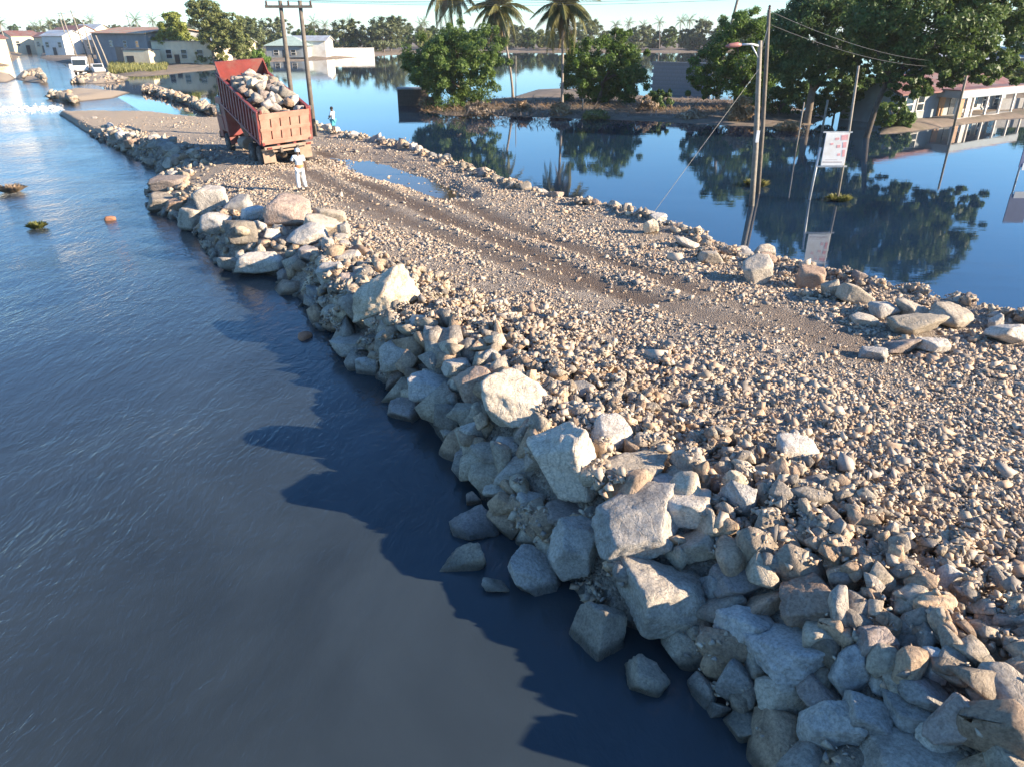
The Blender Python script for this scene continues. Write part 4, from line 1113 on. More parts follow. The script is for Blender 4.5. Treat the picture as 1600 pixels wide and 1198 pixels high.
MB().tube([(0,0,-0.8),(-0.27,0,3),(-0.54,0,6),(-0.72,0,7.95)], [0.10,0.095,0.085,0.07], 10).build('pole', M['polewood'], tp_, smooth=True)
MB().lathe([(0.02,0),(0.07,0.02),(0.04,0.08),(0.07,0.1),(0.03,0.18)], 10, 'z', (-0.72,-0.02,7.95)).build('insulator', M['porcelain'], tp_)
ft = G(1010, 348, 0.25)
wire('stay_cable', lp_.location+Vector((-0.55,-0.05,5.7)), ft, 0.0, 0.010, M['palewire'], 'straight stay cable from the street lamp pole to the right bank')
wire('tie_cable', lp_.location+Vector((-0.6,0,6.2)), tp_.location+Vector((-0.66,0,7.3)), 0.05, 0.014, M['palewire'], 'short cable tying the street lamp pole to the tall pole')

def place_post(name, px, py, h, r0, r1, m, label, lean=0.0, cat='post', group=None):
    b = G(px, py)
    return tag(MB().tube([(0,0,-0.6),(lean*0.5,0,h*0.5),(lean,0,h)], [r0,(r0+r1)/2,r1], 10).build(name, m, loc=b, smooth=True), label, cat, group)
place_post('wooden_post', 1243, 237, 3.0, 0.05, 0.04, M['palepole'], 'thin pale stake in the flood between lamp pole and sign', 0.05)
place_post('wooden_post', 1284, 206, 2.3, 0.09, 0.08, M['palepole'], 'short pale post in the water under the large tree', 0.05)
place_post('house_pole', 1490, 200, 5.0, 0.10, 0.08, M['palepole'], 'pale service pole in front of the red-roofed house', 0.0, 'pole')
place_post('wooden_post', 806, 160, 4.6, 0.05, 0.04, M['palepole'], 'thin pole between the two dark mango trees', 0.0)
place_post('wooden_post', 910, 178, 1.3, 0.05, 0.05, M['palepole'], 'short stub post in front of the right mango tree', 0.0)
hp2 = G(1490, 200)
for k in range(2):
    wire('service_cable', tp_.location+Vector((-0.72,0,7.9-0.5*k)), hp2+Vector((0,0,4.95-0.3*k)), 0.7, 0.012, M['wire'], ['upper','lower'][k]+' service cable from the tall pole to the house pole')

# notice board on two posts
sb = empty('notice_board', G(1286, 313)); tag(sb, 'faded white and pink notice board on two unequal posts in the flood', 'sign')
MB().tube([(-0.66,0,-0.7),(-0.60,0,1.2),(-0.55,0,2.35)], 0.055, 10).build('post', M['metalpole'], sb, smooth=True)
MB().tube([(0.66,0,-0.7),(0.60,0,3),(0.48,0,5.75)], [0.065,0.06,0.05], 10).build('post', M['palepole'], sb, smooth=True)
bd = MB().box(0.10,-0.07,2.28,1.06,0.04,1.42).build('board', M['paintwhite'], sb, bevel=0.008)
fr = MB().box(0.08,-0.03,1.53,1.42,0.05,0.07).box(0.10,-0.03,3.02,1.3,0.05,0.06); fr.build('board_rail', M['metalpole'], sb)
pr = MB()
for (x, z, w, h) in ((0.42,2.80,0.30,0.22),(0.10,2.74,0.18,0.10),(0.48,2.48,0.16,0.24),(0.22,2.42,0.16,0.12),(0.50,2.12,0.12,0.3),(0.30,2.06,0.14,0.10),(-0.10,2.52,0.14,0.08)):
    pr.box(x,-0.094,z,w,0.006,h,(0,R(-6),0))
pr.build('faded_print', M['pinkprint'], bd)
MB().box(0.08,-0.094,1.73,0.86,0.006,0.05).box(0.0,-0.094,1.83,0.55,0.006,0.02).build('print_line', M['greyprint'], bd)
s2 = empty('notice_board', G(1591, 283)); tag(s2, 'dark blue board with white base panel cut off at the right border', 'sign')
MB().box(0.35,0,1.45,1.1,0.05,1.5).build('board', M['signblue'], s2, bevel=0.008)
MB().box(0.42,-0.03,0.72,0.9,0.04,0.34).build('base_panel', M['paintwhite'], s2)
for x in (-0.1, 0.8): MB().tube([(x,0.04,-0.6),(x,0.04,2.2)], 0.05, 8).build('post', M['metalpole'], s2, smooth=True)

# ================================================================== TREES
def leaf_quads(C, Nn, size, g):
    """folded leaf sprays: one quad per centre C with normal Nn"""
    n = len(C); t = g.normal(size=(n,3)); t -= (t*Nn).sum(1)[:,None]*Nn; t /= np.linalg.norm(t,axis=1)[:,None]+1e-9
    b = np.cross(Nn, t); s = size*np.exp(g.normal(0, 0.3, n)); a = (t*s[:,None]); w = (b*(s*g.uniform(0.28,0.5,n))[:,None])
    fold = Nn*(s*g.uniform(-0.25,0.25,n))[:,None]
    V = np.stack([C-a, C+w+fold, C+a, C-w+fold], 1).reshape(-1,3)
    F = np.arange(4*n).reshape(n,4); return V, F
def crown_mesh(name, lobes, nclump, nleaf, leaf, seed, m, droop=0.0, clump=0.16):
    g = np.random.default_rng(seed); lobes = np.array(lobes, float)
    wgt = (lobes[:,3]*lobes[:,4]+lobes[:,5]**2); wgt /= wgt.sum()
    li = g.choice(len(lobes), nclump, p=wgt); d = g.normal(size=(nclump,3)); d /= np.linalg.norm(d,axis=1)[:,None]
    rr = np.where(g.random(nclump) < 0.78, g.uniform(0.80, 1.0, nclump), g.uniform(0.35, 0.85, nclump))
    CC = lobes[li,:3] + d*lobes[li,3:6]*rr[:,None]
    cr = clump*lobes[li,3:6].mean(1)*g.uniform(0.7,1.5,nclump)
    k = np.repeat(np.arange(nclump), nleaf); e = g.normal(size=(len(k),3)); e /= np.linalg.norm(e,axis=1)[:,None]
    P = CC[k] + e*(cr[k]*g.uniform(0.2,1.05,len(k))**0.6)[:,None]*np.array([1,1,0.7]); P[:,2] -= droop*g.random(len(k))
    N_ = e*0.55 + d[k]*0.35 + g.normal(size=(len(k),3))*0.5 + np.array([0,0,0.35]); N_ /= np.linalg.norm(N_,axis=1)[:,None]
    P[:,2] = np.maximum(P[:,2], 0.02)
    V, F = leaf_quads(P, N_, leaf, g); me = np_mesh(name, V, F); me.materials.append(m); return me
def limb_mesh(name, h, r, lobes, seed, m, lean=0.0, forks=7, base=(0,0)):
    r_ = random.Random(seed); mb = MB(); b = Vector((base[0],base[1],-0.5)); t = Vector((lean, 0, h))
    mid = b.lerp(t, 0.5) + Vector((r_.uniform(-.15,.15)*h*.3, r_.uniform(-.1,.1)*h*.3, 0))
    mb.tube([b, b.lerp(mid,.25), mid, t], [r*1.4, r*1.05, r*0.9, r*0.7], 10)
    for k in range(forks):
        lb = lobes[k % len(lobes)]; e = Vector(lb[:3]) + Vector([r_.uniform(-.6,.6)*lb[3+i] for i in range(3)])
        s = mid.lerp(t, r_.uniform(0.3, 1.0)); q = s.lerp(e, 0.5) + Vector((0,0,0.12*(e-s).length))
        mb.tube([s, q, e], [r*0.5, r*0.33, r*0.08], 7)
    me = mb.mesh(name, True); me.materials.append(m); return me
def tree(name, loc, lobes, leafmat, label, cat='tree', group=None, nclump=110, nleaf=70, leaf=0.2, seed=1, th=2.5, tr=0.25, lean=0.0, bark=None, droop=0.0, forks=7, clump=0.16, base=(0,0)):
    root = empty(name, loc); tag(root, label, cat, group)
    link('trunk', limb_mesh('trunk', th, tr, lobes, seed, bark or M['bark'], lean, forks, base), None, root)
    link('crown', crown_mesh('crown', lobes, nclump, nleaf, leaf, seed, leafmat, droop, clump), None, root)
    return root
def rlobes(seed, w, h, z0, n, squash=0.8, depth=0.9):
    """uneven crown of n lobes about w wide and from z0 to h high"""
    r_ = random.Random(seed); L = [(0, 0, (z0+h)/2, w*0.40, w*0.36*depth, (h-z0)*0.44)]
    for k in range(n):
        a = r_.uniform(0, 6.28); q = r_.uniform(0.22, 0.36); zz = r_.uniform(0.22, 0.86); s = r_.uniform(0.15, 0.26)
        q *= 1.0 - 0.55*max(0, zz-0.5)
        L.append((math.cos(a)*w*q, math.sin(a)*w*q*depth, z0+(h-z0)*zz, w*s, w*s*depth, w*s*squash))
    return L
# the two mango trees on the flooded island
tree('mango_tree', G(722,176)+Vector((0,2.5,0)), rlobes(3, 11.0, 7.3, 0.2, 15), M['mango'], 'broad dark mango tree standing left on the flooded island', nclump=330, nleaf=190, leaf=0.115, seed=31, th=2.6, tr=0.3, forks=9, clump=0.20, droop=0.3)
tree('mango_tree', G(940,170)+Vector((0,1.5,0)), rlobes(8, 9.8, 7.0, 0.3, 13), M['bright'], 'bright-topped mango tree right of the palms on the island', nclump=270, nleaf=190, leaf=0.115, seed=32, th=2.4, tr=0.28, forks=8, clump=0.20, droop=0.3)
tree('mango_tree', G(1030,176), rlobes(9, 3.4, 2.2, 0.1, 5), M['dark'], 'small dark bush in front of the grey block wall', 'bush', nclump=60, nleaf=70, leaf=0.14, seed=33, th=0.8, tr=0.08, clump=0.26)
tree('broad_tree', G(1165,176)+Vector((0,2,0)), [(0,0,4.6,3.9,3.5,3.6),(-3.2,0,3.6,2.2,2,2.4),(2.6,0,6.8,1.9,1.9,2.1),(-1.0,-1,7.2,2.2,2,2.0),(3.6,-.5,5.0,1.8,1.6,2.4),(-4.0,0,2.2,1.5,1.3,1.4),(0.5,-2,2.8,2.4,1.6,2.0)],
     M['bright'], 'leafy green tree directly behind the street lamp', nclump=330, nleaf=190, leaf=0.115, seed=134, th=2.4, tr=0.28, forks=9, clump=0.2, droop=0.2)
tree('large_tree', G(1256,196)+Vector((0.6,1.0,0)), [(0.6,0,6.9,4.4,3.6,3.2),(-1.6,0,5.4,2.6,2.4,2.4),(2.6,0,9.0,2.6,2.4,1.9),(3.4,-1.2,6.2,2.6,2.2,2.4),(0,-1,9.2,2.4,2.2,1.8),(-1.2,-.6,8.0,2.0,1.9,1.7),(1.4,-1.5,4.1,2.6,1.6,1.5),(4.6,0,3.6,1.8,1.4,1.4)],
     M['dark'], 'very large dark tree left of the big trunk over the water', nclump=430, nleaf=190, leaf=0.12, seed=35, th=3.8, tr=0.32, forks=10, clump=0.19)
tree('large_tree', G(1352,216), [(3.6,0.6,7.4,4.6,3.6,2.9),(0.2,0.4,7.8,2.9,2.6,2.4),(6.6,0.6,8.0,3.0,2.6,2.4),(8.6,0.6,6.0,2.1,2.0,2.1),(5.2,-0.6,9.2,2.6,2.3,1.7),(1.6,0,9.4,2.4,2.2,1.5),(1.8,-0.8,3.6,1.5,1.2,1.1),(0.4,-0.6,4.9,1.3,1.2,1.0),(6.4,-0.4,5.0,2.3,1.8,1.3),(3.4,0,5.2,2.2,1.8,1.1),(3.0,-1.0,4.2,1.9,1.3,1.1),(5.0,-0.6,4.3,1.6,1.3,0.9),(1.2,-0.8,4.2,1.6,1.3,1.0),(8.4,0,4.6,1.8,1.5,1.2)],
     M['mango'], 'biggest tree, thick leaning trunk rising from the water right of the sign', nclump=500, nleaf=170, leaf=0.125, seed=36, th=4.6, tr=0.21, lean=0.9, bark=M['shadebark'], forks=11, clump=0.18)
tree('broad_tree', G(1640,130), rlobes(14, 13, 9.5, 1, 8), M['dark'], 'dark tree behind the houses at the right border', nclump=220, nleaf=70, leaf=0.3, seed=37, th=3, tr=0.35, clump=0.2)
tree('broad_tree', G(1586,104), rlobes(15, 11, 12.5, 4, 7), M['olive'], 'pale hazy tree top rising at the far right', nclump=170, nleaf=70, leaf=0.35, seed=38, th=6, tr=0.35, clump=0.2)
tree('shrub', G(1578,150)+Vector((0,-1,0)), rlobes(16, 4.6, 3.4, 0.3, 6), M['yellow'], 'yellow-green shrub beside the red-roofed house', 'shrub', nclump=110, nleaf=60, leaf=0.18, seed=39, th=1, tr=0.1, clump=0.24)
tree('shrub', G(1545,158), rlobes(17, 4.4, 3.6, 0.3, 6), M['olive'], 'dusty olive shrub left of the yellow-green one', 'shrub', nclump=90, nleaf=60, leaf=0.18, seed=40, th=1, tr=0.1, clump=0.24)
tree('shrub', G(1312,192)+Vector((0,1.5,0)), rlobes(26, 5.2, 3.3, 0.1, 7), M['dark'], 'dark undergrowth between the two large trunks', 'shrub', nclump=130, nleaf=80, leaf=0.13, seed=46, th=1, tr=0.1, clump=0.24)
tree('shrub', G(1225,188)+Vector((0,1.5,0)), rlobes(27, 6.0, 3.0, 0.1, 7), M['dark'], 'dark undergrowth right of the lamp pole', 'shrub', nclump=130, nleaf=80, leaf=0.13, seed=47, th=1, tr=0.1, clump=0.24)
tree('shrub', G(1398,204)+Vector((0,0.6,0)), rlobes(28, 3.4, 2.3, 0.1, 6), M['mango'], 'dark green shrub at the left end of the red-roofed house', 'shrub', nclump=90, nleaf=80, leaf=0.12, seed=48, th=1, tr=0.07, clump=0.24)
# trees of the left bank
tree('slim_tree', G(268,105)+Vector((0,4,0)), [(0,0,7.4,2.5,2.4,2.9),(-1.4,0,5.0,2.3,2,1.9),(1.9,0,4.8,2.0,2,1.9),(3.6,0,4.6,1.7,1.7,1.6),(-3.6,0,4.2,1.8,1.6,1.4),(0.4,0,9.2,1.5,1.5,1.2),(1,0,6.4,2.2,2,1.5)], M['yellow'],
     'yellow-green tree in front of the cream building, left bank', nclump=210, nleaf=80, leaf=0.22, seed=41, th=4, tr=0.2, clump=0.26)
tree('slim_tree', G(336,106), [(0,0,9.2,3.2,2.8,3.1),(-1.6,0,10.8,2.1,2,1.6),(1.8,0,8,2.6,2.4,2.6),(0.6,0,5.2,2.8,2.4,2.4),(3.8,0,6.2,2.7,2.4,3.0),(5.6,0,4.2,2.6,2.2,2.6),(5,0,8.2,1.9,1.8,1.9)], M['olive'],
     'tall light olive tree behind the truck, highest on the left bank', nclump=330, nleaf=80, leaf=0.22, seed=42, th=5, tr=0.25, clump=0.24)
tree('broad_tree', G(385,97), rlobes(20, 11, 9.4, 1, 7), M['far'], 'rounded green tree right of the tall light olive one', nclump=200, nleaf=80, leaf=0.25, seed=43, th=3, tr=0.25, clump=0.22)
tree('shrub', G(330,104), rlobes(21, 9, 2.8, 0.1, 7, 0.6), M['olive'], 'low shrub hedge under the tall light olive tree', 'shrub', nclump=130, nleaf=50, leaf=0.26, seed=44, th=0.8, tr=0.08, clump=0.25)
tree('shrub', G(400,101), rlobes(22, 8, 2.6, 0.1, 6, 0.6), M['bright'], 'green shrub at the water beside the truck headboard', 'shrub', nclump=110, nleaf=50, leaf=0.26, seed=45, th=0.8, tr=0.08, clump=0.25)

# far wood: a few tree meshes reused, each tree its own object
FAR = []
for i in range(6):
    h = (6.5, 7.5, 8.5, 7.0, 9.5, 6.0)[i]; lb = rlobes(60+i, h*1.25, h, 0.2, 7)
    FAR.append((crown_mesh('crown', lb, 120, 60, 0.30, 70+i, M[('far','olive','far','mango','far','olive')[i]], 0, 0.22), limb_mesh('trunk', h*0.5, 0.2, lb, i, M['bark'], 0, 4)))
def far_tree(loc, k, s, label, group):
    root = empty('far_tree', loc, (0,0,k*1.7)); root.scale = (s,s,s); tag(root, label, 'tree', group)
    link('crown', FAR[k % 6][0], None, root); link('trunk', FAR[k % 6][1], None, root)
r_ = random.Random(77)
for k in range(58):
    px = 400 + k*19.5 + r_.uniform(-8, 8)
    if 1240 < px < 1480: continue
    py = r_.uniform(76, 81.3) if px > 620 else r_.uniform(77, 85)
    p = G(px, py); sec = ['behind the white house', 'between the white wall and the left mango tree', 'right of the palms', 'near the right border'][0 if px < 520 else 1 if px < 700 else 2 if px < 1200 else 3]
    kk = r_.randrange(6); ss = r_.uniform(0.85, 1.2)*(1.25 if py < 77 else 1)
    sec = next(n_ for lim, n_ in [(440,'above the green hipped roof'),(500,'behind the white house'),(560,'above the white boundary wall'),(610,'right of the white boundary wall'),(650,'left of the left mango tree'),(800,'behind the left mango tree'),(860,'between the palms'),(920,'just right of the full palm'),(1000,'over the right mango tree'),(1060,'above the grey block wall'),(1130,'left of the street lamp tree'),(1250,'behind the street lamp tree'),(1700,'near the right border')] if px < lim)
    far_tree(p, kk, ss, f"{'tall' if ss > 1.15 else 'low' if ss < 0.95 else 'middling'} {('green','olive','rounded green','dark green','tallish green','pale olive')[kk]} distant tree {sec}", 'trees on the far shore')
for k in range(16):
    px = 20 + k*24 + r_.uniform(-6,6); p = G(px, r_.uniform(64, 70))
    kk = r_.randrange(6); sec = ['at the left border','at the street end','behind the far houses','behind the stranded lorry','left of the warehouse','behind the warehouse','above the cream building','behind the tall olive tree'][min(7, k//2)]
    far_tree(p, kk, r_.uniform(0.8,1.4), f"{('green','olive','rounded green','dark green','tallish green','pale olive')[kk]} distant tree {sec}, {'left' if k % 2 == 0 else 'right'} of two", 'trees behind the flooded street')

# ---- palms: trunk and single fronds
def frond_mesh(name, L, seed, m, droop=1.0, n=44):
    r_ = random.Random(seed); mb = MB(); pts = []; rad = []
    for k in range(9):
        t = k/8; pts.append(Vector((L*t*(1-0.14*droop*t), 0, L*(0.30*t - 0.62*droop*t*t)))); rad.append(0.045*(1-t)+0.008)
    mb.tube(pts, rad, 5)
    for k in range(n):
        t = 0.12 + 0.88*k/n; i = min(7, int(t*8)); f = t*8-i; p = pts[i].lerp(pts[i+1], f); d = (pts[i+1]-pts[i]).normalized()
        ll = L*0.26*(math.sin(math.pi*min(1, t*0.92+0.10))**0.6)*r_.uniform(0.85,1.1)
        for s in (-1,1):
            o = (d*0.7 + Vector((0,s*0.7,0)) + Vector((0,0,-0.6*droop+r_.uniform(-.45,.25)))).normalized()*ll; w = d*0.036*L/3.2
            q = p + o*0.55; mb.add([p-w, p+w, q+w*0.9+Vector((0,0,-.02)), p+o+Vector((0,0,-0.10*ll)), q-w*0.9+Vector((0,0,-.02))], [(0,1,2,3,4)])
    me = mb.mesh(name); me.materials.append(m); return me
FR = [frond_mesh('frond', 3.3, 1, M['palm'], 0.75), frond_mesh('frond', 3.3, 2, M['palm'], 1.3), frond_mesh('frond', 3.2, 3, M['palm'], 1.9), frond_mesh('dry_frond', 2.6, 4, M['drypalm'], 2.1)]
FRS = [frond_mesh('frond', 3.0, 5+i, M['far'], (0.6,1.1,1.6)[i], 12) for i in range(3)]
def palm(loc, h, lean, label, seed, nf=26, frs=FR, s=1.0, group=None, r=0.13):
    root = empty('palm_tree', loc); tag(root, label, 'palm tree', group); r_ = random.Random(seed)
    pts = [Vector((lean[0]*(k/6)**1.6, lean[1]*(k/6)**1.6, -0.4+(h+0.4)*k/6)) for k in range(7)]
    mb = MB().tube(pts, [r*1.6,r*1.1,r,r*.95,r*.9,r*.85,r*.9], 9); mb.build('trunk', M['palmbark'], root, smooth=True)
    for k in range(nf):
        t = k/nf; j = 0 if t < 0.3 else 1 if t < 0.68 else 2 if t < 0.9 or len(frs) < 4 else 3
        el = R(66 - 112*t) + r_.uniform(-.25,.25); az = k*2.39996 + r_.uniform(-.4,.4)
        link('dry_frond' if j == 3 else 'frond', frs[j], None, root, loc=pts[-1]+Vector((0,0,0.05)), rot=Euler((r_.uniform(-.5,.5), -el, az), 'XYZ'), scale=(s*r_.uniform(.8,1.1),s,s))
    if frs is FR:
        for k in range(5):
            a = k*1.26; MB().lathe([(0.02,-0.14),(0.10,-0.06),(0.11,0.03),(0.03,0.13)], 8, 'z', pts[-1]+Vector((0.2*math.cos(a),0.2*math.sin(a),-0.18))).build('coconut', M['drypalm'], root, smooth=True)
    return root
palm(G(878,172), 8.9, (-0.2,0), 'full coconut palm with hanging dry fronds, tallest crown in the centre', 1, 40, s=1.2)
palm(G(802,157), 9.0, (-1.6,0.5), 'coconut palm just left of the full one, leaning left', 2, 34, s=1.2)
palm(G(716,160)+Vector((0,3,0)), 10.6, (-1.0,0.2), 'coconut palm above the left mango tree, crown cut by the top border', 3, 30, s=1.25)
pt = empty('palm_stump', G(1120,150)); tag(pt, 'bare palm trunk with dead crown behind the street lamp tree', 'palm tree')
MB().tube([(0,0,-.4),(0.3,0,5),(1.2,0,10.5),(1.5,0,11.8)], [0.24,0.17,0.15,0.22], 9).build('trunk', M['palmbark'], pt, smooth=True)
for k in range(7): link('dry_frond', FR[3], None, pt, loc=(1.5,0,11.7), rot=(0, R(70), k*0.9), scale=(0.5,0.5,0.5))
for k, (px, py, h) in enumerate([(498,80,9.0),(515,80,8.2),(545,79,8.6),(585,79,7.6),(612,80,7.6),(660,79,8.0),(668,77,9.2),(1000,79,8.0),(960,79,8.2),(1030,79,9.0),(1060,78,9.4),(1075,79,9.6),(1095,80,8.8),(980,78,8.8),(925,79,7.8),(625,78,8.6)]):
    palm(G(px,py), h, (r_.uniform(-1,1),0), 'distant palm on the far shore ' + ['above the white house','right above the white house','above the white boundary wall','right of the boundary wall','well left of the mango tree','just left of the mango tree','highest, left of the mango tree','over the right mango tree, right side','over the right mango tree','above the block wall','right of the block wall','left of the street lamp tree','nearest the street lamp tree','behind the mango top','right of the full palm crown','in the middle left of the mango tree'][k], 20+k, 15, FRS, r_.uniform(0.9,1.25), 'palms on the far shore', 0.14)
for k, (px, py, h) in enumerate([(222,80,9.6),(152,76,9.6),(8,80,8.6),(64,76,7.4),(74,76,7.6),(88,74,9.0),(245,78,9.6)]):
    palm(G(px,py), h, (r_.uniform(-1,1),0), 'distant palm behind the flooded street ' + ['over the warehouse roof','left of the warehouse','at the left border','among the far houses, left','among the far houses, middle','among the far houses, right','beside the yellow-green tree'][k], 50+k, 15, FRS, 1.35, None, 0.16)

# ================================================================== DRY BUSHES, DEBRIS, GRASS
def blades(name, n, h, spread, seed, m, w=0.02, arch=0.5, flat=1.0):
    g = np.random.default_rng(seed); a = g.uniform(0, 2*np.pi, n); r = spread*np.sqrt(g.random(n))*0.55
    B = np.stack([r*np.cos(a), r*np.sin(a)*flat, np.zeros(n)], 1); L = h*g.uniform(0.5,1.1,n); out = g.uniform(0.2,1.0,n)*arch
    az = a + g.normal(0, 0.6, n); D = np.stack([np.cos(az)*out, np.sin(az)*out*flat, np.ones(n)], 1); D /= np.linalg.norm(D,axis=1)[:,None]
    Mi = B + D*(L*0.6)[:,None]; T = Mi + (D*0.4 + np.stack([np.cos(az)*out*0.5, np.sin(az)*out*0.5, -out*0.35],1))*L[:,None]
    S = np.stack([-np.sin(az), np.cos(az), np.zeros(n)],1)*w
    V = np.stack([B-S, B+S, Mi+S*0.9, T, Mi-S*0.9],1).reshape(-1,3); V[:,2] = np.maximum(V[:,2], -0.05)
    me = np_mesh(name, V, np.arange(5*n).reshape(n,5)); me.materials.append(m); return me
def dry_bush(px, py, w, h, m, label, seed, n=420, name='dry_bush', cat='dry bush', group=None):
    if h < 0.6: o = link(name, blades(name, n, h, w*0.5, seed, m, 0.03, 0.9), None, None, G(px, py, 0.02))
    else:
        lb = [(0,0,h*0.42,w*0.42,w*0.36,h*0.40),(w*0.25,0,h*0.3,w*0.25,w*0.25,h*0.3),(-w*0.25,0.1,h*0.32,w*0.24,w*0.25,h*0.3),(0.05,0,h*0.7,w*0.2,w*0.2,h*0.25)]
        o = link(name, crown_mesh(name, lb, 42, max(24, n//9), 0.13, seed, m, 0, 0.45), None, None, G(px, py, 0.02))
    return tag(o, label, cat, group)
dry_bush(750,184,2.6,1.5,M['drygrey'],'pale brown dry bush in the water before the left mango tree',1)
dry_bush(672,170,2.0,1.3,M['dry'],'reddish dry reeds at the left foot of the left mango tree',2)
dry_bush(1156,192,2.2,2.3,M['dry'],'orange-brown dry bush just left of the lamp pole',3,650)
dry_bush(1008,178,2.0,1.6,M['drygrey'],'tall dry stalks between mango tree and block wall',4)
dry_bush(815,178,2.2,1.2,M['dry'],'brown flood wrack right of the thin pole on the island',5)
dry_bush(876,182,2.0,1.3,M['dry'],'dry wrack at the foot of the full coconut palm',6)
dry_bush(930,186,2.6,0.7,M['grass'],'pale straw heap before the right mango tree',7)
dry_bush(1080,188,3.0,0.9,M['drygrey'],'low grey twigs on the island left of the orange-brown bush',8)
dry_bush(1235,205,2.4,0.7,M['dry'],'floating brown wrack beside the thin pale stake',9,250)
dry_bush(1312,313,1.5,0.30,M['grass'],'yellow grass caught at the foot of the notice board',10,300,'grass_clump','grass clump')
dry_bush(1182,290,1.6,0.35,M['grass'],'pale grass caught on the lamp pole',11,300,'grass_clump','grass clump')
dry_bush(18,300,1.3,0.45,M['drygrey'],'pale grass tuft in the river at the left border',12,260,'grass_clump','grass clump')
dry_bush(58,356,0.9,0.28,M['grass'],'small yellow grass tuft in the river left of the rock point',13,200,'grass_clump','grass clump')
boulder('clay_lump', MID[4], 2, G(172,343,0.02), (0.24,0.2,0.15), (0,0,.3), 'small rounded reddish stone alone in the river').data = (lambda m_: (m_.materials.clear(), m_.materials.append(M['clay']), m_)[2])(MID[4].copy())
boulder('clay_lump', MID[7], 2, G(476,526,0.03), (0.20,0.16,0.13), (0,0,.9), 'small bright orange stone awash off the pyramid-shaped boulder').data = (lambda m_: (m_.materials.clear(), m_.materials.append(M['clay']), m_)[2])(MID[7].copy())
# flood wrack scattered over the island: uncountable
def wrack(name, pts_n, x0, x1, y0, y1, m, seed, ln=0.5):
    g = np.random.default_rng(seed); V = []
    k = 0; mb_v = []; mb_f = []
    for i in range(pts_n):
        p = G(g.uniform(x0,x1), g.uniform(y0,y1)); a = g.uniform(0,6.28); L = ln*g.uniform(.4,1.4); e = g.uniform(-.2,.6)
        d = Vector((math.cos(a), math.sin(a), e)).normalized()*L; s = Vector((-math.sin(a), math.cos(a), 0))*g.uniform(.02,.05); z = Vector((0,0,0.30+g.uniform(0,.25)))
        b = len(mb_v); mb_v += [p+z-s, p+z+s, p+z+d+s*.5, p+z+d-s*.5]; mb_f.append((b,b+1,b+2,b+3))
    return tag(link(name, np_mesh(name, np.array([v[:] for v in mb_v]), np.array(mb_f)), m), kind='stuff')
wrack('flood_wrack', 6000, 660, 1190, 162, 184, M['dry'], 3)
wrack('flood_wrack', 3500, 690, 1240, 160, 190, M['drygrey'], 4, 0.7)
gr = np.random.default_rng(6); gv = []; gf = []
for i in range(5200):
    px = gr.uniform(172, 262); p = G(px, gr.uniform(103.5, 116 - max(0,(px-235))*0.1)); h = gr.uniform(.5,1.2); a = gr.uniform(0,6.28); d = Vector((math.cos(a),math.sin(a),0))*0.07
    b = len(gv); t = p+Vector((gr.normal(0,.2),gr.normal(0,.2),h)); gv += [p-d, p+d, t+d*.3, t-d*.3]; gf.append((b,b+1,b+2,b+3))
tag(link('bank_grass', np_mesh('bank_grass', np.array([v[:] for v in gv]), np.array(gf)), M['grass']), kind='stuff')
# stones on the far banks
def bank_stones(name, polys, n, a0, seed):
    g = np.random.default_rng(seed); P = []; S = []
    for pts, z0 in polys:
        for i in range(n):
            t = g.random(); k = g.integers(0, len(pts)-1); q = np.array(pts[k])*(1-t) + np.array(pts[k+1])*t + g.normal(0, 1.6, 2)
            p = G(q[0], q[1], z0); a = a0*math.exp(g.normal(0,.4)); P.append((p.x,p.y,max(.05,z0+g.normal(0,.12)))); S.append((a,a*.8,a*.6))
    return join_stones(name, SMALL1, np.array(P), np.array(S), M['rubble'], seed, .5, stone_tints(g, len(P)))
bank_stones('rubble', [([(222,138),(260,145),(300,158),(340,176)],0.4)], 420, 0.22, 5)
bank_stones('rubble', [([(78,150),(100,150),(118,156)],0.35),([(36,118),(60,114),(68,124)],0.6),([(112,126),(140,122),(190,124)],0.3)], 110, 0.3, 6)
# foam where the river breaks over the drowned road
gf_ = np.random.default_rng(12); P = []; S = []
for i in range(900):
    px = gf_.uniform(-5, 98); p = G(px, 172 + gf_.normal(0, 3.6)*(0.5+0.5*math.sin(px*0.21)**2) - 0.03*px); a = gf_.uniform(.05,.26); P.append((p.x,p.y,-0.005)); S.append((a,a*.35,a*.12))
join_stones('river_foam', SMALL1, np.array(P), np.array(S), M['foam'], 13, .1, np.ones((len(P),4)))

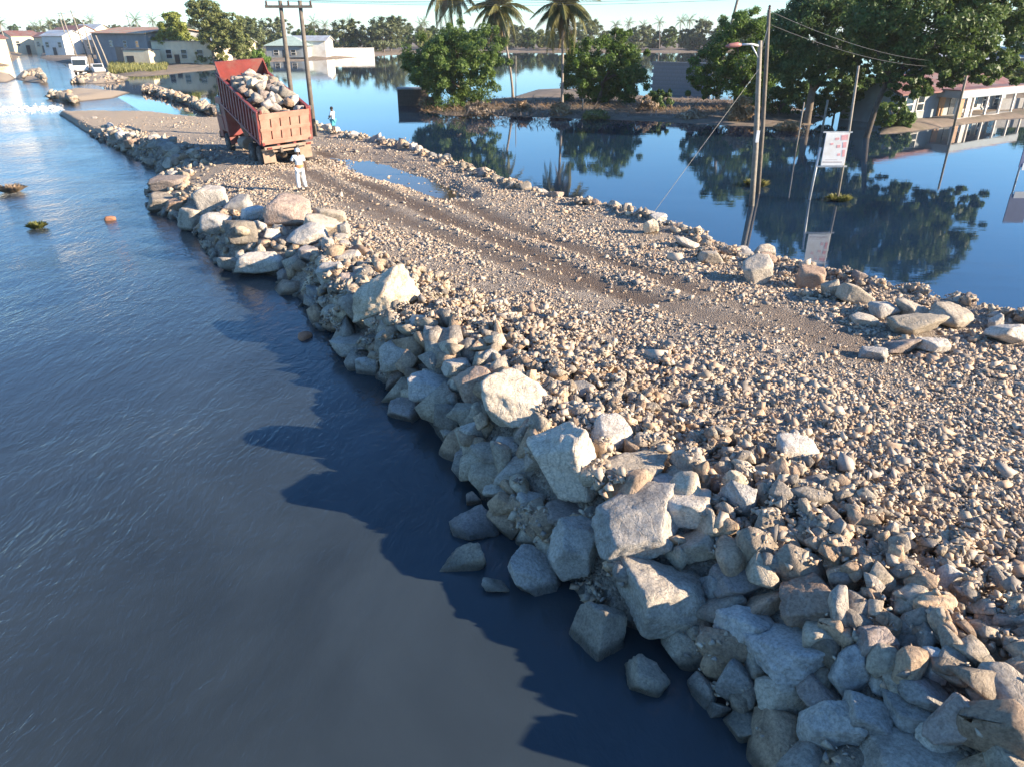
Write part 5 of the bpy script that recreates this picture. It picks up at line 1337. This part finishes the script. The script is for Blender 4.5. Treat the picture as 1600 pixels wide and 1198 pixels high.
# ================================================================== BUILDINGS
def building(name, loc, rz, L, D, H, wallm, roofm, label, roof='gable', rise=1.4, over=0.4, wins=(), doors=(), side_wins=(), cat='house', winm=None, veranda=None):
    """x along the front, front face at y = 0 looking to -y; openings (x centre, z0, w, h)"""
    root = empty(name, loc, (0,0,rz)); tag(root, label, cat)
    MB().box(L/2, D/2, H/2-0.3, L, D, H+0.6).build('wall', wallm, root)
    r = MB()
    if roof == 'gable':
        y0, y1 = -over, D+over; x0, x1 = -over, L+over; ym = D/2; t = 0.12
        r.v = [(x0,y0,H),(x1,y0,H),(x0,ym,H+rise),(x1,ym,H+rise),(x0,y1,H),(x1,y1,H)]; r.v += [(x,y,z+t) for x,y,z in r.v]
        r.f = [(0,1,3,2),(2,3,5,4),(6,8,9,7),(8,10,11,9),(0,6,7,1),(4,5,11,10),(0,2,8,6),(2,4,10,8),(1,7,9,3),(3,9,11,5)]
        gb = MB(); gb.v = [(0.01,0.01,H-.02),(0.01,D-.01,H-.02),(0.01,ym,H+rise*(D/2)/(D/2+over)),(L-.01,0.01,H-.02),(L-.01,D-.01,H-.02),(L-.01,ym,H+rise*(D/2)/(D/2+over))]
        gb.f = [(0,2,1),(3,4,5),(0,3,5,2),(1,2,5,4)]; gb.build('gable', wallm, root)
    elif roof == 'hip':
        a = over; k = min(L,D)*0.5
        r.v = [(-a,-a,H),(L+a,-a,H),(L+a,D+a,H),(-a,D+a,H),(k,D/2,H+rise),(L-k,D/2,H+rise)]
        r.f = [(0,1,5,4),(1,2,5),(2,3,4,5),(3,0,4),(0,3,2,1)]
    else:
        v = [(-over,-over,H+rise),(L+over,-over,H+rise),(L+over,D+over,H),(-over,D+over,H)]
        r.v = v + [(x,y,z+0.12) for x,y,z in v]; r.f = [(0,3,2,1),(4,5,6,7),(0,1,5,4),(1,2,6,5),(2,3,7,6),(3,0,4,7)]
        if rise > 0.2: MB().prism([(0,0),(L,0),(L,D),(0,D)], H-0.05, H+0.01).box(L/2,0.05,H+rise/2,L,0.1,rise).build('parapet', wallm, root)
    r.build('roof', roofm, root)
    for (x, z, w, h) in wins:
        wn_ = MB().box(x,-0.03,z+h/2,w+0.16,0.10,0.10).box(x,-0.05,z-0.03,w+0.2,0.14,0.06).box(x,-0.03,z+h+0.03,w+0.16,0.10,0.06).box(x-w/2-.04,-0.03,z+h/2,0.08,0.1,h).box(x+w/2+.04,-0.03,z+h/2,0.08,0.1,h).build('window', M['white'], root)
        MB().box(x,-0.02,z+h/2,w,0.05,h).build('pane', winm or M['glass'], wn_)
    for (y, z, w, h) in side_wins:
        wn_ = MB().box(L+0.03,y,z+h+0.03,0.1,w+.16,.06).box(L+0.05,y,z-.03,0.14,w+.2,.06).build('window', M['white'], root)
        MB().box(L+0.02,y,z+h/2,0.05,w,h).build('pane', winm or M['glass'], wn_)
    for (x, w, h, dm) in doors:
        d = MB().box(x,-0.025,h/2,w,0.06,h).build('door', dm, root)
        MB().box(x+w*0.35,-0.07,h*0.48,0.04,0.05,0.12).build('handle', M['steel'], d)
    return root
# red-roofed house on the right
h0 = G(1386, 203, 0.0); h1 = G(1556, 181, 0.0); ang = math.atan2(h1.y-h0.y, h1.x-h0.x); Lh = (h1-h0).length
hs = building('red_roof_house', h0+Vector((2.0,3.2,0.05)), ang, Lh+1, 5.0, 2.25, M['shadewall'], M['redroof'], 'flooded white house with red roof and dark veranda, right bank', 'gable', 1.2, 0.6,
    wins=[(1.7,0.9,1.2,1.1),(3.5,0.9,1.0,1.1),(10.8,0.6,1.2,1.2),(13.0,0.6,1.2,1.2),(15.2,0.6,1.2,1.2),(17.4,0.6,1.2,1.2)], doors=[(7.1,1.0,1.9,M['brownwood']),(9.0,0.9,1.9,M['dark_open'])])
MB().box(12.6,-1.9,2.12,13.2,0.14,0.62).box(6.05,-0.95,2.15,0.12,1.9,0.6).build('veranda_fascia', M['shadewall'], hs)
MB().box(12.6,-0.95,2.47,13.4,2.0,0.08).build('veranda_roof', M['redroof'], hs)
MB().box(12.6,-0.95,0.12,13.2,1.95,0.25).build('veranda_floor', M['concrete'], hs)
for k in range(6): MB().box(6.2+k*2.55,-1.85,1.0,0.18,0.16,1.7).build('veranda_post', M['white'], hs)
MB().box(6.75,-1.8,0.98,0.9,0.1,1.5).build('shutter', M['brownwood'], hs)
MB().box(8.0,-1.82,1.02,0.7,0.12,1.7).build('veranda_pier', M['white'], hs)
building('zinc_roof_house', G(1500,140)+Vector((0,4,0)), R(25), 9, 7, 3.0, M['greywall'], M['zinc'], 'low house with pale zinc roof behind the red-roofed house', 'gable', 1.2, 0.5, wins=[(2,1,1,1),(5,1,1,1)])
building('zinc_roof_house', G(1568,132), R(15), 12, 8, 3.4, M['greywall'], M['zinc'], 'house with pale rounded zinc roof at the right border', 'gable', 1.3, 0.5, wins=[(2,1,1,1),(5,1,1,1)])
tag(MB().prism([(0,0),(9,3),(9,3.2),(0,0.2)], -0.4, 1.3).build('low_wall', M['block'], loc=G(1560,178)), 'low dark boundary wall right of the veranda', 'wall')
# grey block wall: courses of single blocks
wa = G(1018,148); wb_ = G(1108,152); wd = (wb_-wa); wr = empty('block_wall', wa, (0,0,math.atan2(wd.y,wd.x))); tag(wr, 'grey concrete block wall between the mango tree and street lamp tree', 'wall')
WL = wd.length; MB().box(WL/2,0.1,1.6,WL-0.02,0.14,3.8).build('mortar_core', M['mortar'], wr)
blk = MB().box(0,0,0,0.44,0.2,0.40).mesh('block'); blk.materials.append(M['block']); row = 0; z = 0.0
while z < 3.4:
    x = 0.22 if row % 2 else 0.0
    while x < WL:
        o = link('block', blk, None, wr, loc=(min(x, WL-0.1), 0.1, z+0.1), rot=(0,0,0)); x += 0.465
    z += 0.42; row += 1
MB().box(WL/2,0.1,3.58,WL+0.3,0.34,0.10).build('coping', M['concrete'], wr)
rb = empty('brick_ruin', G(622,166), (0,0,R(6))); tag(rb, 'small low brick ruin standing in the water left of the mango tree', 'ruin')
MB().box(1.6,1.0,0.55,3.2,2.0,2.1).build('wall', M['darkwood'], rb, bevel=0.04); MB().box(1.6,1.0,1.62,3.3,2.1,0.12).build('coping', M['concrete'], rb)
# warehouse, cream building and the flooded street at the left
wc = G(238,104)
building('warehouse', wc+Vector((-0.3,0.3,0)), R(143), 23, 14, 6.2, M['greywall'], M['orangeroof'], 'grey warehouse with orange and green roof edge, left bank', 'gable', 1.2, 0.8, wins=[(4,3.6,1.2,1.2),(9,3.6,1.2,1.2),(15,3.6,1.2,1.2)], doors=[(12,3.4,3.6,M['dark_open'])], cat='warehouse').scale = (1,-1,1)
building('cream_building', G(243,104)+Vector((0.2,-0.5,0)), R(-8), 13.5, 8, 4.5, M['cream'], M['concrete'], 'cream plastered building behind the yellow-green tree, left bank', 'flat', 0.3, 0.2, wins=[(3.6,1.6,1.2,1.6),(7.0,1.6,1.2,1.6),(10.6,1.6,1.2,1.6)], doors=[(5.3,1.1,2.3,M['dark_open'])], cat='building')
building('gate_house', G(197,106), R(-8), 5.6, 4, 3.2, M['cream'], M['concrete'], 'small pale gate building with dark doorway beside the warehouse', 'flat', 0.2, 0.15, doors=[(1.4,1.6,2.2,M['dark_open'])], cat='building')
building('cream_house', G(312,101)+Vector((0,6,0)), R(-5), 9, 6, 4.2, M['cream'], M['zinc'], 'small cream house half hidden by the tall olive tree', 'gable', 1.0, 0.4, wins=[(6,1.5,2.2,1.6)])
building('green_roof_house', G(418,93), R(-2), 10.5, 9, 3.2, M['shadewall'], M['greenroof'], 'house with pale green hipped roof across the water', 'hip', 2.2, 0.7, wins=[(2.5,1,1.2,1.2),(7,1,1.2,1.2)], doors=[(4.8,1.1,2.2,M['dark_open'])])
building('white_house', G(455,92), R(-2), 9.5, 8, 4.2, M['white'], M['zinc'], 'tall white house behind the twin-legged power pole', 'gable', 1.2, 0.5, wins=[(2,1.2,1.2,1.3)], doors=[(4.6,1.2,2.2,M['dark_open'])])
tag(MB().box(7.5,0,1.0,15,0.3,2.6).box(7.5,0,2.34,15.1,0.4,0.1).build('boundary_wall', M['white'], loc=G(500,90.5), rot=(0,0,R(20))), 'long white boundary wall on the far bank', 'wall')
building('cream_house', G(-90,106), R(72), 16, 8, 5.2, M['cream'], M['redroof'], 'sunlit cream house cut by the left border', 'gable', 1.6, 0.5, wins=[(3,1.5,1.2,1.4),(7,1.5,1.2,1.4),(11,1.5,1.2,1.4)], cat='house')
tag(MB().box(3.2,0,1.1,6.4,0.3,2.8).build('white_wall', M['white'], loc=G(-78,107), rot=(0,0,R(10))), 'bright white wall at the left border', 'wall')
fh = [(58,84,R(-20),7,4.6,'cream','redroof','small cream house with red roof far up the flooded street'),(72,88,R(-20),8,5.2,'white','zinc','white gabled house left of the warehouse street'),(86,80,R(-20),9,6.0,'pinkwall','redroof','pinkish house with red roof among the far houses'),
      (98,84,R(-20),8,6.5,'white','redroof','tall pale house behind the stranded truck'),(122,80,R(-20),10,7.0,'cream','zinc','cream two-storey house left of the warehouse'),(44,78,R(-20),9,4.4,'pinkwall','redroof','distant low pink house at the street end'),
      (136,88,R(-20),7,4.2,'greywall','zinc','grey shed between the street poles'),(24,84,R(60),9,5.0,'cream','redroof','distant cream house left of the flooded street')]
for (px, py, rz, L, H, wm, rm_, lab) in fh:
    building('street_house', G(px,py), rz, L, 7, H, M[wm], M[rm_], lab, 'gable', 1.5, 0.4, wins=[(1.6,H*.45,1.2,1.3),(L-1.6,H*.45,1.2,1.3)], doors=[(L/2,1.3,2.3,M['dark_open'])])
for k, (px, py, h, ln) in enumerate([(122,94,11,-1.5),(140,98,11,-1.6),(147,96,9,-.6),(112,88,11,-.8),(172,108,6,-1.4),(163,108,6,-1.2),(19,94,10,-1.0),(214,80,13,-1.2)]):
    q = empty('street_pole', G(px,py)); tag(q, ['leaning grey street pole, left of a close pair by the warehouse','leaning grey street pole, right of the close pair by the warehouse','thin pole against the warehouse wall','distant pole behind the stranded truck','short leaning post right of the white pickup','short leaning post directly behind the white pickup','pole at the left border beside the cream house','slim mast on the warehouse roof line'][k], 'pole')
    MB().tube([(0,0,-.5),(ln*.5,0,h*.5),(ln,0,h)], [0.17,0.15,0.12], 8).build('pole', M['palepole'], q, smooth=True)
    if k in (0,1,3,6): MB().box(ln,0,h-.4,2.0,.1,.12).build('crossarm', M['darkwood'], q)

# stranded white lorry and pickup
def lorry():
    root = empty('stranded_lorry', G(128,118,0.1), (0,0,R(20))); tag(root, 'stranded white cab-over lorry with dark cargo in the flooded street', 'lorry')
    c = MB(); prof = [(0.0,0.5),(-0.05,1.5),(0.2,2.6),(0.5,2.8),(1.9,2.8),(1.9,0.5)]; n = len(prof)
    c.v = [(-1.1,y,z) for y,z in prof]+[(1.1,y,z) for y,z in prof]; c.f = [tuple(range(n)),tuple(range(2*n-1,n-1,-1))]+[(i,(i+1)%n,(i+1)%n+n,i+n) for i in range(n)]
    cab = c.build('cab', M['paintwhite'], root, bevel=0.06)
    MB().box(0,0.03,1.95,1.95,0.05,0.85,(R(-13),0,0)).build('windscreen', M['glass'], cab)
    for s in (-1,1):
        MB().box(s*1.105,0.9,2.0,0.03,0.9,0.7).build('side_window', M['glass'], cab); MB().box(s*0.8,-0.05,0.85,0.35,0.08,0.2).build('headlight', M['metalpole'], cab)
    MB().box(0,-0.08,0.6,2.2,0.15,0.25).build('bumper', M['steel'], root)
    MB().box(0,5.2,1.0,2.3,6.4,0.2).build('cargo_deck', M['steel'], root)
    cg = MB()
    for k in range(7): cg.box(r_.uniform(-.3,.3),2.6+k*0.85,1.55+r_.uniform(0,.5),1.9,0.8,1.0+r_.uniform(-.2,.4),(0,0,r_.uniform(-.1,.1)))
    cg.build('cargo', M['bark'], root)['kind'] = 'stuff'
    for y in (0.9,5.6,6.8):
        for s in (-1,1):
            w = MB().lathe([(0.2,-.13),(0.48,-.13),(0.5,-.1),(0.5,.1),(0.48,.13),(0.2,.13)], 16, 'x', (s*0.95,y,0.45)).build('wheel', M['tyre'], root)
lorry()
def pickup():
    root = empty('white_pickup', G(158,118,0.15), (0,0,R(35))); tag(root, 'small white pickup stranded right of the lorry', 'pickup')
    c = MB(); prof = [(0,0.45),(0,0.95),(1.1,1.1),(1.7,1.7),(3.0,1.7),(3.3,1.05),(4.8,1.0),(4.8,0.45)]; n = len(prof)
    c.v = [(-0.85,y,z) for y,z in prof]+[(0.85,y,z) for y,z in prof]; c.f = [tuple(range(n)),tuple(range(2*n-1,n-1,-1))]+[(i,(i+1)%n,(i+1)%n+n,i+n) for i in range(n)]
    b = c.build('body', M['paintwhite'], root, bevel=0.05)
    MB().box(0,1.37,1.42,1.45,0.04,0.62,(R(-45),0,0)).build('windscreen', M['glass'], b)
    for s in (-1,1):
        MB().box(s*0.86,2.35,1.4,0.03,1.2,0.42).build('side_window', M['glass'], b); MB().box(s*0.6,-0.02,0.8,0.3,0.05,0.18).build('headlight', M['metalpole'], b)
    MB().box(0,-0.05,0.5,1.7,0.12,0.2).build('bumper', M['steel'], root)
    for y in (0.9,3.9):
        for s in (-1,1): MB().lathe([(0.15,-.1),(0.33,-.1),(0.35,-.07),(0.35,.07),(0.33,.1),(0.15,.1)], 16, 'x', (s*0.78,y,0.33)).build('wheel', M['tyre'], root)
pickup()

print('TRIS', sum(len(m.loops)-2*len(m.polygons) for m in bpy.data.meshes))

# ================================================================== HAZE
hz = MB().box(0, 2000, 6.3, 12600, 4400, 18.6).build('haze', None); tag(hz, kind='stuff')
hm_, hn, hl_, hb_ = nodes_of('flood_haze'); hn.remove(hb_)
pv = hn.new('ShaderNodeVolumePrincipled'); pv.inputs['Color'].default_value = (0.92, 0.96, 1.0, 1); pv.inputs['Density'].default_value = 0.00018
pv.inputs['Anisotropy'].default_value = 0.2; hl_.new(pv.outputs[0], hn['Material Output'].inputs['Volume']); hz.data.materials.append(hm_)

from collections import defaultdict
_same = defaultdict(list)
for o in COL.objects:
    if o.parent is None and o.get('category') in ('boulder', 'tree') and o.get('label'): _same[o['label']].append(o)
for lab, os_ in _same.items():
    if len(os_) in (2, 3, 4) and len(lab.split()) <= 12:
        os_.sort(key=lambda o: proj(*o.location)[0])
        for o, t in zip(os_, {2: ('left one', 'right one'), 3: ('leftmost', 'middle one', 'rightmost'), 4: ('leftmost', 'second from left', 'second from right', 'rightmost')}[len(os_)]):
            o['label'] = lab + ', ' + t
